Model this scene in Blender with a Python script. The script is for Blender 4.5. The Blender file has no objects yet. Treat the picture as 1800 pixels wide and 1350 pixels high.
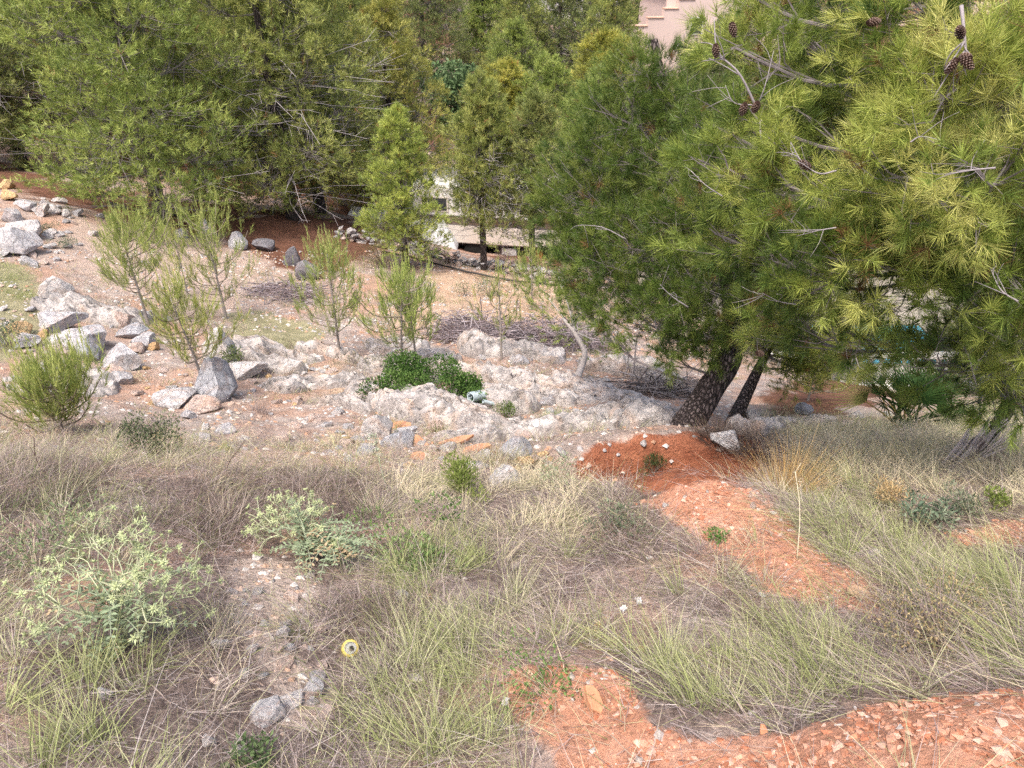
import bpy, bmesh, math, random
import numpy as np
from mathutils import Vector, Matrix

rng = np.random.default_rng(11)
random.seed(5)
scene = bpy.context.scene
C = scene.collection
rad = math.radians

# ------------------------------------------------------------------ camera
PITCH = rad(30.0)
FPX = 1350.0                      # focal length in photo pixels (1800 wide)
cam_d = bpy.data.cameras.new('camera')
cam = bpy.data.objects.new('camera', cam_d)
C.objects.link(cam)
cam_d.sensor_fit = 'HORIZONTAL'
cam_d.sensor_width = 36.0
cam_d.lens = 36.0 * FPX / 1800.0
cam_d.clip_start = 0.05
cam_d.clip_end = 6000
cam.location = (0, 0, 0)
cam.rotation_euler = (math.pi / 2 - PITCH, 0, 0)
scene.camera = cam

# ------------------------------------------------------------------ world, sun, exposure
SUN_EL, SUN_AZ = rad(64), rad(208)      # azimuth clockwise from +Y: behind the camera, a little to the left
world = bpy.data.worlds.new('World')
scene.world = world
world.use_nodes = True
wn = world.node_tree
wn.nodes.clear()
sky = wn.nodes.new('ShaderNodeTexSky')
sky.sky_type = 'NISHITA'
sky.sun_disc = False
sky.sun_elevation = SUN_EL
sky.sun_rotation = SUN_AZ
sky.air_density = 1.0
sky.dust_density = 6.0
sky.ozone_density = 0.6
bg = wn.nodes.new('ShaderNodeBackground')
bg.inputs['Strength'].default_value = 0.15
wo = wn.nodes.new('ShaderNodeOutputWorld')
wn.links.new(sky.outputs[0], bg.inputs[0])
wn.links.new(bg.outputs[0], wo.inputs[0])
sun_d = bpy.data.lights.new('sun', 'SUN')
sun_d.energy = 1.8
sun_d.angle = rad(10)
sun_d.color = (1.0, 0.95, 0.88)
sun = bpy.data.objects.new('sun', sun_d)
C.objects.link(sun)
sd = Vector((math.sin(SUN_AZ) * math.cos(SUN_EL), math.cos(SUN_AZ) * math.cos(SUN_EL), math.sin(SUN_EL)))
sun.rotation_euler = (-sd).to_track_quat('-Z', 'Y').to_euler()
scene.view_settings.view_transform = 'Standard'
scene.view_settings.look = 'None'
scene.view_settings.exposure = 0.95
scene.view_settings.gamma = 1.0
scene.cycles.use_denoising = False
scene.cycles.debug_use_spatial_splits = True
scene.cycles.max_bounces = 4
scene.cycles.diffuse_bounces = 2
scene.cycles.glossy_bounces = 2
scene.cycles.transmission_bounces = 4

# ------------------------------------------------------------------ pixel helpers
cR = np.array([1.0, 0, 0])
cF = np.array([0, math.cos(PITCH), -math.sin(PITCH)])
cU = np.array([0, math.sin(PITCH), math.cos(PITCH)])
def ray(u, v):
    d = cF + cR * ((u - 900) / FPX) + cU * ((675 - v) / FPX)
    return d / np.linalg.norm(d)
def at(u, v, s):
    return ray(u, v) * s
def proj(P):
    d = P @ cF
    ok = d > 0.3
    dd = np.where(ok, d, 1.0)
    u = 900 + FPX * (P @ cR) / dd
    v = 675 - FPX * (P @ cU) / dd
    return np.where(ok, u, -9999), np.where(ok, v, -9999)

# ------------------------------------------------------------------ noise
def _h(ix, iy, iz):
    h = (ix.astype(np.int64) * 374761393 + iy.astype(np.int64) * 668265263 + iz.astype(np.int64) * 2147483647) & 0xffffffff
    h = ((h ^ (h >> 13)) * 1274126177) & 0xffffffff
    h = (h ^ (h >> 16)) & 0xffffffff
    return h.astype(np.float64) / 4294967295.0
def vnoise(P):
    P = np.asarray(P, float)
    i = np.floor(P).astype(np.int64)
    f = P - i
    f = f * f * f * (f * (f * 6 - 15) + 10)
    r = 0
    for a in (0, 1):
        for b in (0, 1):
            for c in (0, 1):
                w = (f[..., 0] if a else 1 - f[..., 0]) * (f[..., 1] if b else 1 - f[..., 1]) * (f[..., 2] if c else 1 - f[..., 2])
                r = r + w * _h(i[..., 0] + a, i[..., 1] + b, i[..., 2] + c)
    return r * 2 - 1
def fbm(P, octv=4, lac=2.1, gain=0.5):
    P = np.asarray(P, float)
    s, a, t = 0, 1.0, 0
    for k in range(octv):
        s = s + a * vnoise(P + k * 17.3)
        t += a
        P = P * lac
        a *= gain
    return s / t
def ridged(P, octv=4):
    P = np.asarray(P, float)
    s, a, t = 0, 1.0, 0
    for k in range(octv):
        s = s + a * (1 - np.abs(vnoise(P + k * 9.7)) * 2)
        t += a
        P = P * 2.1
        a *= 0.5
    return s / t
def xyn(x, y, sc, seed=0.0):
    return np.stack([np.asarray(x) * sc, np.asarray(y) * sc, np.zeros_like(np.asarray(x, float)) + seed], -1)
def norm(a):
    return a / np.maximum(np.linalg.norm(a, axis=-1, keepdims=True), 1e-9)
def sstep(a, b, x):
    t = np.clip((x - a) / (b - a), 0, 1)
    return t * t * (3 - 2 * t)

# ------------------------------------------------------------------ terrain height
CTRL = [  # (u, v, slant distance): distances from known sizes and a gently falling slope
    (-150, 1350, 2.7), (300, 1350, 2.6), (900, 1350, 2.55), (1400, 1350, 2.5), (1850, 1350, 2.45),
    (-200, 1140, 3.3), (200, 1140, 3.2), (615, 1140, 3.2), (1000, 1140, 3.2), (1400, 1140, 3.2), (1800, 1170, 3.0),
    (-200, 1000, 4.0), (300, 1000, 3.9), (900, 1000, 3.9), (1300, 1000, 3.85), (1800, 1000, 3.9),
    (0, 900, 4.6), (500, 900, 4.6), (1000, 900, 4.6), (1300, 900, 4.5), (1550, 900, 4.9), (1850, 900, 4.8),
    (0, 850, 5.0), (500, 845, 5.0), (950, 850, 5.1), (1300, 855, 5.0), (1600, 840, 5.6), (1850, 850, 5.4),
    (-100, 790, 6.6), (300, 795, 6.3), (700, 800, 6.2), (920, 800, 6.4), (1500, 785, 6.5), (1750, 790, 6.2),
    (1210, 765, 7.2), (1000, 770, 7.2), (1290, 745, 8.3),
    (-100, 720, 8.6), (300, 720, 8.6), (700, 735, 8.3), (950, 720, 8.8), (1560, 745, 9.0), (1800, 740, 9.2),
    (0, 650, 10.0), (400, 660, 10.0), (700, 660, 10.2), (1000, 670, 10.2), (1150, 690, 10.0), (1400, 695, 11.0),
    (0, 560, 11.6), (250, 570, 12.0), (600, 590, 12.0), (900, 590, 12.5), (1080, 600, 13.2), (1300, 660, 12.6),
    (50, 450, 14.5), (300, 470, 15.0), (540, 480, 15.6), (700, 520, 14.6), (900, 530, 15.0),
    (0, 345, 17.8), (150, 370, 18.0), (285, 395, 18.5), (515, 385, 19.5), (700, 440, 18.6), (900, 482, 17.6), (1000, 500, 17.4),
    (830, 445, 22.0), (960, 455, 21.6), (700, 395, 23.0), (60, 305, 23.0), (560, 372, 22.0),
    (1550, 690, 19.5), (1700, 690, 19.5), (1400, 650, 18.0), (1200, 590, 18.5),
]
cp = [at(u, v, s) for u, v, s in CTRL]
cp += [np.array(p, float) for p in ((0, 0.2, -1.72), (-4, 0.2, -1.7), (4, 0.2, -1.6), (0, -5, -1.6), (-9, -5, -1.5), (9, -5, -1.6),
       (-10, 2, -1.9), (10, 2, -2.6), (-12, 6, -3.0), (12, 7, -5.5), (-13, 12, -4.6), (14, 14, -9.5))]
cp = np.array(cp)
_c = 0.55
_d = np.sqrt(((cp[:, None, :2] - cp[None, :, :2]) ** 2).sum(-1) + _c * _c)
_n = len(cp)
_A = np.zeros((_n + 3, _n + 3))
_A[:_n, :_n] = _d - np.eye(_n) * 0.05
_A[:_n, _n] = 1; _A[_n, :_n] = 1
_A[:_n, _n + 1:] = cp[:, :2]; _A[_n + 1:, :_n] = cp[:, :2].T
_w = np.linalg.solve(_A, np.concatenate([cp[:, 2], [0, 0, 0]]))
def H_base(x, y):
    x = np.asarray(x, float); y = np.asarray(y, float)
    sh = x.shape
    xf, yf = x.ravel(), y.ravel()
    out = np.empty_like(xf)
    for k in range(0, len(xf), 40000):
        a, b = xf[k:k + 40000], yf[k:k + 40000]
        d = np.sqrt((a[:, None] - cp[None, :, 0]) ** 2 + (b[:, None] - cp[None, :, 1]) ** 2 + _c * _c)
        out[k:k + 40000] = d @ _w[:_n] + _w[_n] + _w[_n + 1] * a + _w[_n + 2] * b
    return out.reshape(sh)
def H_far(x, y):
    z = -8.2 - 0.2 * np.clip(x, -18, 16) - 0.03 * np.clip(x, -200, 200)
    z = z + 4.5 * sstep(38, 105, y) + 45 * sstep(110, 700, y) + 120 * sstep(500, 2200, np.hypot(x, y))
    z = np.where(y < 8, z + (6.2) * sstep(14, -6, y), z)
    return z
def seg_d(x, y, a, b):
    ax, ay = a; bx, by = b
    dx, dy = bx - ax, by - ay
    t = np.clip(((x - ax) * dx + (y - ay) * dy) / (dx * dx + dy * dy), 0, 1)
    return np.hypot(x - ax - t * dx, y - ay - t * dy)
def H_smooth(x, y):
    x = np.asarray(x, float); y = np.asarray(y, float)
    b = H_base(np.clip(x, -22, 24), np.clip(y, -8, 27))
    w = sstep(20.5, 27, y) + sstep(13, 21, np.abs(x)) + sstep(-3, -8, y)
    w = np.clip(w, 0, 1)
    z = b * (1 - w) + H_far(x, y) * w
    # spoil mound of red earth with the sunken grass slope beside it
    z = z + 0.15 * np.exp(-(seg_d(x, y, (1.02, 3.68), (1.60, 2.98)) / 0.30) ** 2)
    z = z - 0.17 * np.exp(-(seg_d(x, y, (1.72, 3.85), (2.12, 2.75)) / 0.24) ** 2)
    # pit dug out under the roots of the pine
    e = ((x - 1.2) / 0.92) ** 2 + ((y - 4.60) / 0.62) ** 2
    z = z - 0.95 * np.exp(-e ** 3)
    z = z + 0.14 * np.exp(-(((x - 1.25) / 0.95) ** 2 + ((y - 5.65) / 0.35) ** 2))
    # heap of red rubble at the foot of the bank, right
    z = z + 0.16 * np.exp(-(seg_d(x, y, (1.0, 1.15), (2.3, 1.45)) / 0.28) ** 2)
    z = z + 0.10 * np.exp(-(seg_d(x, y, (0.12, 1.95), (0.45, 1.6)) / 0.2) ** 2)
    return z
def H(x, y):
    x = np.asarray(x, float); y = np.asarray(y, float)
    z = H_smooth(x, y)
    r = np.hypot(x, y)
    near = sstep(40, 12, r)
    mid = sstep(4.3, 7.0, y)
    z = z + near * (0.030 + 0.05 * mid) * fbm(xyn(x, y, 1.7, 3.1), 4)
    z = z + near * 0.016 * fbm(xyn(x, y, 7.0, 8.1), 3)
    z = z + sstep(30, 60, r) * 0.8 * fbm(xyn(x, y, 0.06, 1.1), 3)
    return z
_ss = np.concatenate([np.arange(1.2, 30, 0.12), np.geomspace(30, 900, 160)])
def G(u, v):
    """point where the ray through a photo pixel meets the ground"""
    r = ray(u, v)
    P = _ss[:, None] * r[None, :]
    g = P[:, 2] - H(P[:, 0], P[:, 1])
    k = int(np.argmax(g < 0))
    if k == 0: k = len(_ss) - 1
    lo, hi = _ss[k - 1], _ss[k]
    for _ in range(2):
        t = np.linspace(lo, hi, 9)
        P = t[:, None] * r[None, :]
        g = P[:, 2] - H(P[:, 0], P[:, 1])
        j = int(np.argmax(g < 0))
        if j == 0: j = 8
        lo, hi = t[j - 1], t[j]
    p = r * (lo + hi) / 2
    p[2] = float(H(p[0], p[1]))
    return p
def depth(p):
    return float(np.dot(p, cF))
def GY(u, y):
    """ground point in the column of photo pixel u at forward distance y"""
    z = -6.0
    for _ in range(12):
        d = y * cF[1] + z * cF[2]
        x = (u - 900) / FPX * d
        z = float(H(x, y))
    return np.array([x, y, z])

# ------------------------------------------------------------------ mesh + object helpers
def mesh(name, V, T=None, Q=None, mat=None, attrs=None, smooth=False, sharp=None):
    V = np.asarray(V, np.float32).reshape(-1, 3)
    nt = 0 if T is None else len(T)
    nq = 0 if Q is None else len(Q)
    me = bpy.data.meshes.new(name)
    me.vertices.add(len(V))
    me.vertices.foreach_set('co', V.ravel())
    li = []
    if nt: li.append(np.asarray(T, np.int32).ravel())
    if nq: li.append(np.asarray(Q, np.int32).ravel())
    li = np.concatenate(li)
    me.loops.add(len(li))
    me.loops.foreach_set('vertex_index', li)
    me.polygons.add(nt + nq)
    st = np.concatenate([np.arange(nt) * 3, nt * 3 + np.arange(nq) * 4]).astype(np.int32)
    me.polygons.foreach_set('loop_start', st)
    me.update(calc_edges=True)
    me.polygons.foreach_set('use_smooth', np.full(nt + nq, bool(smooth)))
    if attrs:
        for k, a in attrs.items():
            a = np.asarray(a, np.float32)
            if a.ndim == 2:
                if a.shape[1] == 3:
                    a = np.concatenate([a, np.ones((len(a), 1), np.float32)], 1)
                at_ = me.attributes.new(k, 'FLOAT_COLOR', 'POINT')
                at_.data.foreach_set('color', a.ravel())
            else:
                at_ = me.attributes.new(k, 'FLOAT', 'POINT')
                at_.data.foreach_set('value', a)
    if mat is not None:
        me.materials.append(mat)
    if sharp is not None:
        me.set_sharp_from_angle(angle=rad(sharp))
    return me
def obj(name, me, parent=None, loc=None, rot=None, scale=None):
    o = bpy.data.objects.new(name, me)
    C.objects.link(o)
    if parent is not None:
        o.parent = parent
    if loc is not None: o.location = [float(c) for c in loc]
    if rot is not None: o.rotation_euler = rot
    if scale is not None: o.scale = scale
    return o
def tag(o, label, cat, group=None):
    o['label'] = label
    o['category'] = cat
    if group: o['group'] = group
    return o
def thing(name, label, cat, loc, group=None, rotz=0.0, scale=1.0):
    o = bpy.data.objects.new(name, None)
    o.empty_display_size = 0.2
    C.objects.link(o)
    o.location = [float(c) for c in loc]
    o.rotation_euler = (0, 0, rotz)
    o.scale = (scale,) * 3 if np.isscalar(scale) else scale
    return tag(o, label, cat, group)
def dup(root, loc, rotz=0.0, scale=1.0, label=None, group=None, tint=None):
    r = root.copy(); C.objects.link(r)
    r.location = [float(c) for c in loc]
    r.rotation_euler = (0, 0, rotz)
    r.scale = (scale,) * 3 if np.isscalar(scale) else scale
    if label: r['label'] = label
    if group: r['group'] = group
    for ch in list(root.children):
        c = ch.copy(); C.objects.link(c); c.parent = r
        if tint is not None: c.color = (*tint, 1)
        for g in list(ch.children):
            d = g.copy(); C.objects.link(d); d.parent = c
            if tint is not None: d.color = (*tint, 1)
    return r
class MB:
    """collects arrays into one mesh"""
    def __init__(s):
        s.V, s.T, s.Q, s.A, s.n = [], [], [], [], 0
    def add(s, V, T=None, Q=None, col=None):
        V = np.asarray(V, float).reshape(-1, 3)
        if T is not None and len(T): s.T.append(np.asarray(T) + s.n)
        if Q is not None and len(Q): s.Q.append(np.asarray(Q) + s.n)
        s.V.append(V)
        c = np.ones((len(V), 3)) if col is None else np.broadcast_to(np.asarray(col, float), (len(V), 3))
        s.A.append(c)
        s.n += len(V)
    def mesh(s, name, mat, smooth=False, origin=None, sharp=None):
        V = np.concatenate(s.V)
        if origin is not None: V = V - np.asarray(origin)
        return mesh(name, V, np.concatenate(s.T) if s.T else None, np.concatenate(s.Q) if s.Q else None, mat,
                    {'col': np.concatenate(s.A)}, smooth, sharp)
def frame(d):
    d = norm(d)
    ref = np.where(np.abs(d[..., 2:3]) < 0.9, np.array([0, 0, 1.0]), np.array([1.0, 0, 0]))
    a = norm(np.cross(d, ref))
    return a, np.cross(d, a)
def tube(mb, pts, radii, sides=6, col=None, cap=True, bark=0.0):
    pts = np.asarray(pts, float); n = len(pts)
    radii = np.broadcast_to(np.asarray(radii, float), (n,))
    tang = norm(np.gradient(pts, axis=0))
    a, b = frame(tang)
    for i in range(1, n):     # keep the frame from twisting
        if np.dot(a[i], a[i - 1]) < 0: a[i], b[i] = -a[i], -b[i]
    th = np.arange(sides) / sides * 2 * math.pi
    ring = a[:, None, :] * np.cos(th)[None, :, None] + b[:, None, :] * np.sin(th)[None, :, None]
    rr = radii[:, None] * np.ones(sides)[None, :]
    if bark:
        V0 = pts[:, None, :] + ring * radii[:, None, None]
        rr = rr * (1 + bark * ridged(V0 * np.array([22, 22, 7]), 2))
    V = (pts[:, None, :] + ring * rr[:, :, None]).reshape(-1, 3)
    i = np.arange(n - 1)[:, None] * sides; j = np.arange(sides)[None, :]; k = (j + 1) % sides
    Q = np.stack([i + j, i + k, i + sides + k, i + sides + j], -1).reshape(-1, 4)
    T = None
    if cap:
        V = np.concatenate([V, pts[-1:] , pts[:1]])
        e = (n - 1) * sides
        T = np.concatenate([np.stack([e + np.arange(sides), e + (np.arange(sides) + 1) % sides, np.full(sides, n * sides)], -1),
                            np.stack([(np.arange(sides) + 1) % sides, np.arange(sides), np.full(sides, n * sides + 1)], -1)])
    mb.add(V, T, Q, col)
def spline(pts, n):
    pts = np.asarray(pts, float)
    m = len(pts)
    if m == 2:
        t = np.linspace(0, 1, n)[:, None]
        return pts[0] * (1 - t) + pts[1] * t
    P = np.concatenate([[2 * pts[0] - pts[1]], pts, [2 * pts[-1] - pts[-2]]])
    out = []
    for t in np.linspace(0, m - 1, n):
        i = min(int(t), m - 2); f = t - i
        p0, p1, p2, p3 = P[i:i + 4]
        out.append(0.5 * (2 * p1 + (p2 - p0) * f + (2 * p0 - 5 * p1 + 4 * p2 - p3) * f * f + (3 * p1 - p0 - 3 * p2 + p3) * f ** 3))
    return np.array(out)
def twigs(mb, A, B, r0, r1, col):
    """many straight 3-sided twigs"""
    A = np.asarray(A); B = np.asarray(B); n = len(A)
    if n == 0: return
    a, b = frame(B - A)
    th = np.array([0, 2.094, 4.189])
    ring = a[:, None] * np.cos(th)[None, :, None] + b[:, None] * np.sin(th)[None, :, None]
    r0 = np.broadcast_to(np.asarray(r0, float), (n,)); r1 = np.broadcast_to(np.asarray(r1, float), (n,))
    V = np.concatenate([A[:, None] + ring * r0[:, None, None], B[:, None] + ring * r1[:, None, None]], 1).reshape(-1, 3)
    i = (np.arange(n) * 6)[:, None]
    Q = np.stack([np.stack([i[:, 0] + j, i[:, 0] + (j + 1) % 3, i[:, 0] + 3 + (j + 1) % 3, i[:, 0] + 3 + j], -1) for j in range(3)], 1).reshape(-1, 4)
    col = np.asarray(col, float)
    if col.ndim == 2: col = np.repeat(col, 6, 0)
    mb.add(V, None, Q, col)
def randunit(n):
    v = rng.normal(size=(n, 3))
    return norm(v)
def needles(mb, base, axis, per, length, shoot, width, col, a0=22, a1=62, tipcol=None, droop=0.0):
    """needle shoots: thin long triangles set round each shoot"""
    n = len(base)
    if n == 0: return
    B = np.repeat(base, per, 0); A = np.repeat(norm(axis), per, 0); m = n * per
    t = rng.random(m)
    a, b = frame(A)
    ph = rng.random(m) * 2 * math.pi
    th = np.radians(a1 + (a0 - a1) * t + rng.normal(0, 8, m))
    D = A * np.cos(th)[:, None] + (a * np.cos(ph)[:, None] + b * np.sin(ph)[:, None]) * np.sin(th)[:, None]
    L = np.repeat(length * (0.75 + 0.5 * rng.random(n)), per) * (0.7 + 0.45 * rng.random(m))
    p = B + A * (shoot * t)[:, None]
    s = norm(np.cross(D, rng.normal(size=(m, 3))))
    w = width * (0.7 + 0.6 * rng.random(m))
    tip = p + D * L[:, None]
    tip[:, 2] -= droop * L
    V = np.stack([p - s * w[:, None] / 2, p + s * w[:, None] / 2, tip], 1).reshape(-1, 3)
    c = np.repeat(np.asarray(col, float), per, 0) * (0.8 + 0.4 * rng.random((m, 1)))
    cc = np.repeat(c, 3, 0)
    if tipcol is not None:
        cc[2::3] = cc[2::3] * tipcol
    mb.add(V, np.arange(m * 3).reshape(-1, 3), None, cc)
def blades(mb, base, dirv, length, width, bend, col, seg=3, side=None, tip=(1, 1, 1)):
    """grass blades: ribbons that start upright along dirv and curve towards bend"""
    n = len(base)
    if n == 0: return
    d = norm(dirv)
    s = norm(np.cross(d, rng.normal(size=(n, 3)))) if side is None else side
    ks = np.linspace(0, 1, seg + 1)
    rows = []
    for k in ks:
        p = base + d * (length * k)[:, None] + bend * ((length * k * k))[:, None]
        w = width * (1 - 0.85 * k) if seg > 1 else width * (1 - k)
        if k < 1:
            rows += [p - s * w[:, None] / 2, p + s * w[:, None] / 2]
        else:
            rows += [p]
    V = np.stack(rows, 1)
    nv = V.shape[1]
    i = (np.arange(n) * nv)
    Q = [np.stack([i + 2 * j, i + 2 * j + 1, i + 2 * j + 3, i + 2 * j + 2], -1) for j in range(seg - 1)]
    T = np.stack([i + 2 * seg - 2, i + 2 * seg - 1, i + 2 * seg], -1)
    cc = np.repeat(np.asarray(col, float), nv, 0).reshape(n, nv, 3)
    tt = np.array([[1 + (np.array(tip) - 1) * (j // 2) / seg] for j in range(nv)]).reshape(1, nv, 3)
    mb.add(V.reshape(-1, 3), T, np.concatenate(Q) if Q else None, (cc * tt).reshape(-1, 3))
def leaves(mb, base, dirv, up, length, width, col):
    """small folded diamond leaves"""
    n = len(base)
    if n == 0: return
    d = norm(dirv); s = norm(np.cross(d, up)); w = np.asarray(width)[:, None] / 2; L = np.asarray(length)[:, None]
    nn = np.cross(s, d)
    mid = base + d * L * 0.5
    V = np.stack([base, mid + s * w + nn * w * 0.3, base + d * L, mid - s * w + nn * w * 0.3], 1).reshape(-1, 3)
    i = np.arange(n) * 4
    T = np.concatenate([np.stack([i, i + 1, i + 2], -1), np.stack([i, i + 2, i + 3], -1)])
    mb.add(V, T, None, np.repeat(np.asarray(col, float), 4, 0))
def jit(base, n, a=0.15):
    base = np.asarray(base, float)
    return np.clip(base * (1 + rng.normal(0, a, (n, 1))) * (1 + rng.normal(0, a * 0.35, (n, 3))), 0.003, 1)
def box_mesh(name, sx, sy, sz, mat, bev=0.0, col=None, center=(0, 0, 0)):
    bm = bmesh.new()
    bmesh.ops.create_cube(bm, size=1.0)
    bmesh.ops.scale(bm, vec=(sx, sy, sz), verts=bm.verts)
    bmesh.ops.translate(bm, vec=center, verts=bm.verts)
    if bev: bmesh.ops.bevel(bm, geom=bm.edges[:], offset=bev, segments=2, affect='EDGES')
    me = bpy.data.meshes.new(name); bm.to_mesh(me); bm.free()
    me.materials.append(mat)
    if col is not None:
        a_ = me.attributes.new('col', 'FLOAT_COLOR', 'POINT')
        a_.data.foreach_set('color', np.tile(np.array([*col, 1], np.float32), len(me.vertices)))
    return me

# ------------------------------------------------------------------ materials
def newmat(name):
    m = bpy.data.materials.new(name); m.use_nodes = True
    nt = m.node_tree; nt.nodes.clear()
    o = nt.nodes.new('ShaderNodeOutputMaterial')
    return m, nt, o
class N:
    def __init__(s, nt): s.nt = nt
    def n(s, t, **k):
        x = s.nt.nodes.new(t)
        for a, b in k.items(): setattr(x, a, b)
        return x
    def l(s, a, b): s.nt.links.new(a, b)
    def attr(s, name): return s.n('ShaderNodeAttribute', attribute_name=name)
    def noise(s, scale, detail=6, rough=0.6, vec=None, dist=0.0):
        x = s.n('ShaderNodeTexNoise'); x.inputs['Scale'].default_value = scale; x.inputs['Detail'].default_value = detail
        x.inputs['Roughness'].default_value = rough; x.inputs['Distortion'].default_value = dist
        if vec is not None: s.l(vec, x.inputs['Vector'])
        return x
    def ramp(s, fac, stops):
        x = s.n('ShaderNodeValToRGB'); e = x.color_ramp.elements
        while len(e) < len(stops): e.new(0.5)
        for k, (p, c) in enumerate(stops):
            e[k].position = p; e[k].color = (*c, 1) if len(c) == 3 else c
        s.l(fac, x.inputs['Fac'])
        return x.outputs['Color']
    def mix(s, fac, a, b, mode='MIX'):
        x = s.n('ShaderNodeMix', data_type='RGBA', blend_type=mode)
        for sock, val in ((x.inputs['Factor'], fac), (x.inputs['A'], a), (x.inputs['B'], b)):
            pass
        fi = [i for i in x.inputs if i.name == 'Factor' and i.type == 'VALUE'][0]
        ai = [i for i in x.inputs if i.name == 'A' and i.type == 'RGBA'][0]
        bi = [i for i in x.inputs if i.name == 'B' and i.type == 'RGBA'][0]
        for sock, val in ((fi, fac), (ai, a), (bi, b)):
            if isinstance(val, (int, float)): sock.default_value = val
            elif isinstance(val, tuple): sock.default_value = (*val, 1)
            else: s.l(val, sock)
        return [o for o in x.outputs if o.type == 'RGBA'][0]
    def math(s, op, a, b=0.5):
        x = s.n('ShaderNodeMath', operation=op)
        for k, val in enumerate((a, b)):
            if isinstance(val, (int, float)): x.inputs[k].default_value = val
            else: s.l(val, x.inputs[k])
        return x.outputs[0]
    def bump(s, h, strength, dist, normal=None):
        x = s.n('ShaderNodeBump'); x.inputs['Strength'].default_value = strength; x.inputs['Distance'].default_value = dist
        s.l(h, x.inputs['Height'])
        if normal is not None: s.l(normal, x.inputs['Normal'])
        return x.outputs[0]
    def pbsdf(s, color, rough=0.8, spec=0.25, normal=None, metal=0.0):
        x = s.n('ShaderNodeBsdfPrincipled')
        if isinstance(color, tuple): x.inputs['Base Color'].default_value = (*color, 1)
        else: s.l(color, x.inputs['Base Color'])
        x.inputs['Roughness'].default_value = rough
        x.inputs['Specular IOR Level'].default_value = spec
        x.inputs['Metallic'].default_value = metal
        if normal is not None: s.l(normal, x.inputs['Normal'])
        return x
def mat_leaf(name, trans=0.3, rough=0.5, spec=0.3, tinted=True):
    m, nt, o = newmat(name); k = N(nt)
    c = k.attr('col').outputs['Color']
    if tinted:
        oi = k.n('ShaderNodeObjectInfo')
        c = k.mix(1.0, c, oi.outputs['Color'], 'MULTIPLY')
    p = k.pbsdf(c, rough, spec)
    t = k.n('ShaderNodeBsdfTranslucent')
    k.l(c, t.inputs['Color'])
    x = k.n('ShaderNodeMixShader'); x.inputs[0].default_value = trans
    k.l(p.outputs[0], x.inputs[1]); k.l(t.outputs[0], x.inputs[2]); k.l(x.outputs[0], o.inputs[0])
    return m
def mat_col(name, rough=0.85, spec=0.2, nscale=30.0, namp=0.35, bump=0.0, bscale=60.0, bdist=0.01):
    """vertex-coloured solid with procedural mottling and fine relief"""
    m, nt, o = newmat(name); k = N(nt)
    tc = k.n('ShaderNodeTexCoord')
    c = k.attr('col').outputs['Color']
    ns = k.noise(nscale, 5, 0.65, tc.outputs['Object'])
    f = k.ramp(ns.outputs['Fac'], [(0.25, (1 - namp,) * 3), (0.75, (1 + namp * 0.6,) * 3)])
    c = k.mix(1.0, c, f, 'MULTIPLY')
    nrm = None
    if bump:
        nb = k.noise(bscale, 5, 0.7, tc.outputs['Object'])
        nrm = k.bump(nb.outputs['Fac'], bump, bdist)
    p = k.pbsdf(c, rough, spec, nrm)
    k.l(p.outputs[0], o.inputs[0])
    return m
def mat_rock(name, stops, stain, stain_amt=0.5, dark=0.35, scale=1.0, outcrop=False):
    m, nt, o = newmat(name); k = N(nt)
    tc = k.n('ShaderNodeTexCoord'); oi = k.n('ShaderNodeObjectInfo')
    vec = tc.outputs['Object']
    if not outcrop:
        ad = k.n('ShaderNodeVectorMath', operation='ADD')
        cb = k.n('ShaderNodeCombineXYZ')
        r9 = k.math('MULTIPLY', oi.outputs['Random'], 53.0)
        k.l(r9, cb.inputs[0]); k.l(r9, cb.inputs[1])
        k.l(vec, ad.inputs[0]); k.l(cb.outputs[0], ad.inputs[1]); vec = ad.outputs[0]
    n1 = k.noise(2.2 * scale, 8, 0.7, vec, 0.6)
    c = k.ramp(n1.outputs['Fac'], stops)
    n2 = k.noise(1.3 * scale, 6, 0.65, vec, 1.2)
    sm = k.ramp(n2.outputs['Fac'], [(0.50, (0, 0, 0)), (0.68, (stain_amt,) * 3)])
    c = k.mix(sm, c, stain)
    n3 = k.noise(9.0 * scale, 6, 0.75, vec, 0.3)
    dk = k.ramp(n3.outputs['Fac'], [(0.28, (dark,) * 3), (0.46, (1, 1, 1)), (0.8, (1.12,) * 3)])
    c = k.mix(1.0, c, dk, 'MULTIPLY')
    vo = k.n('ShaderNodeTexVoronoi', feature='DISTANCE_TO_EDGE'); vo.inputs['Scale'].default_value = 3.2 * scale
    wv = k.n('ShaderNodeVectorMath', operation='ADD'); sc_ = k.n('ShaderNodeVectorMath', operation='SCALE'); sc_.inputs[3].default_value = 0.35
    k.l(n3.outputs['Color'], sc_.inputs[0]); k.l(vec, wv.inputs[0]); k.l(sc_.outputs[0], wv.inputs[1]); k.l(wv.outputs[0], vo.inputs['Vector'])
    cr = k.ramp(vo.outputs['Distance'], [(0.0, (0.55,) * 3), (0.035, (1, 1, 1))])
    c = k.mix(0.8, c, cr, 'MULTIPLY')
    if not outcrop:
        c = k.mix(1.0, c, oi.outputs['Color'], 'MULTIPLY')
    hb = k.math('ADD', n3.outputs['Fac'], k.math('MULTIPLY', k.noise(30 * scale, 4, 0.7, vec).outputs['Fac'], 0.4))
    nrm = k.bump(hb, 0.7, 0.05 / scale)
    nrm = k.bump(cr, 0.6, 0.03 / scale, nrm)
    p = k.pbsdf(c, 0.9, 0.15, nrm)
    k.l(p.outputs[0], o.inputs[0])
    return m
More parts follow.
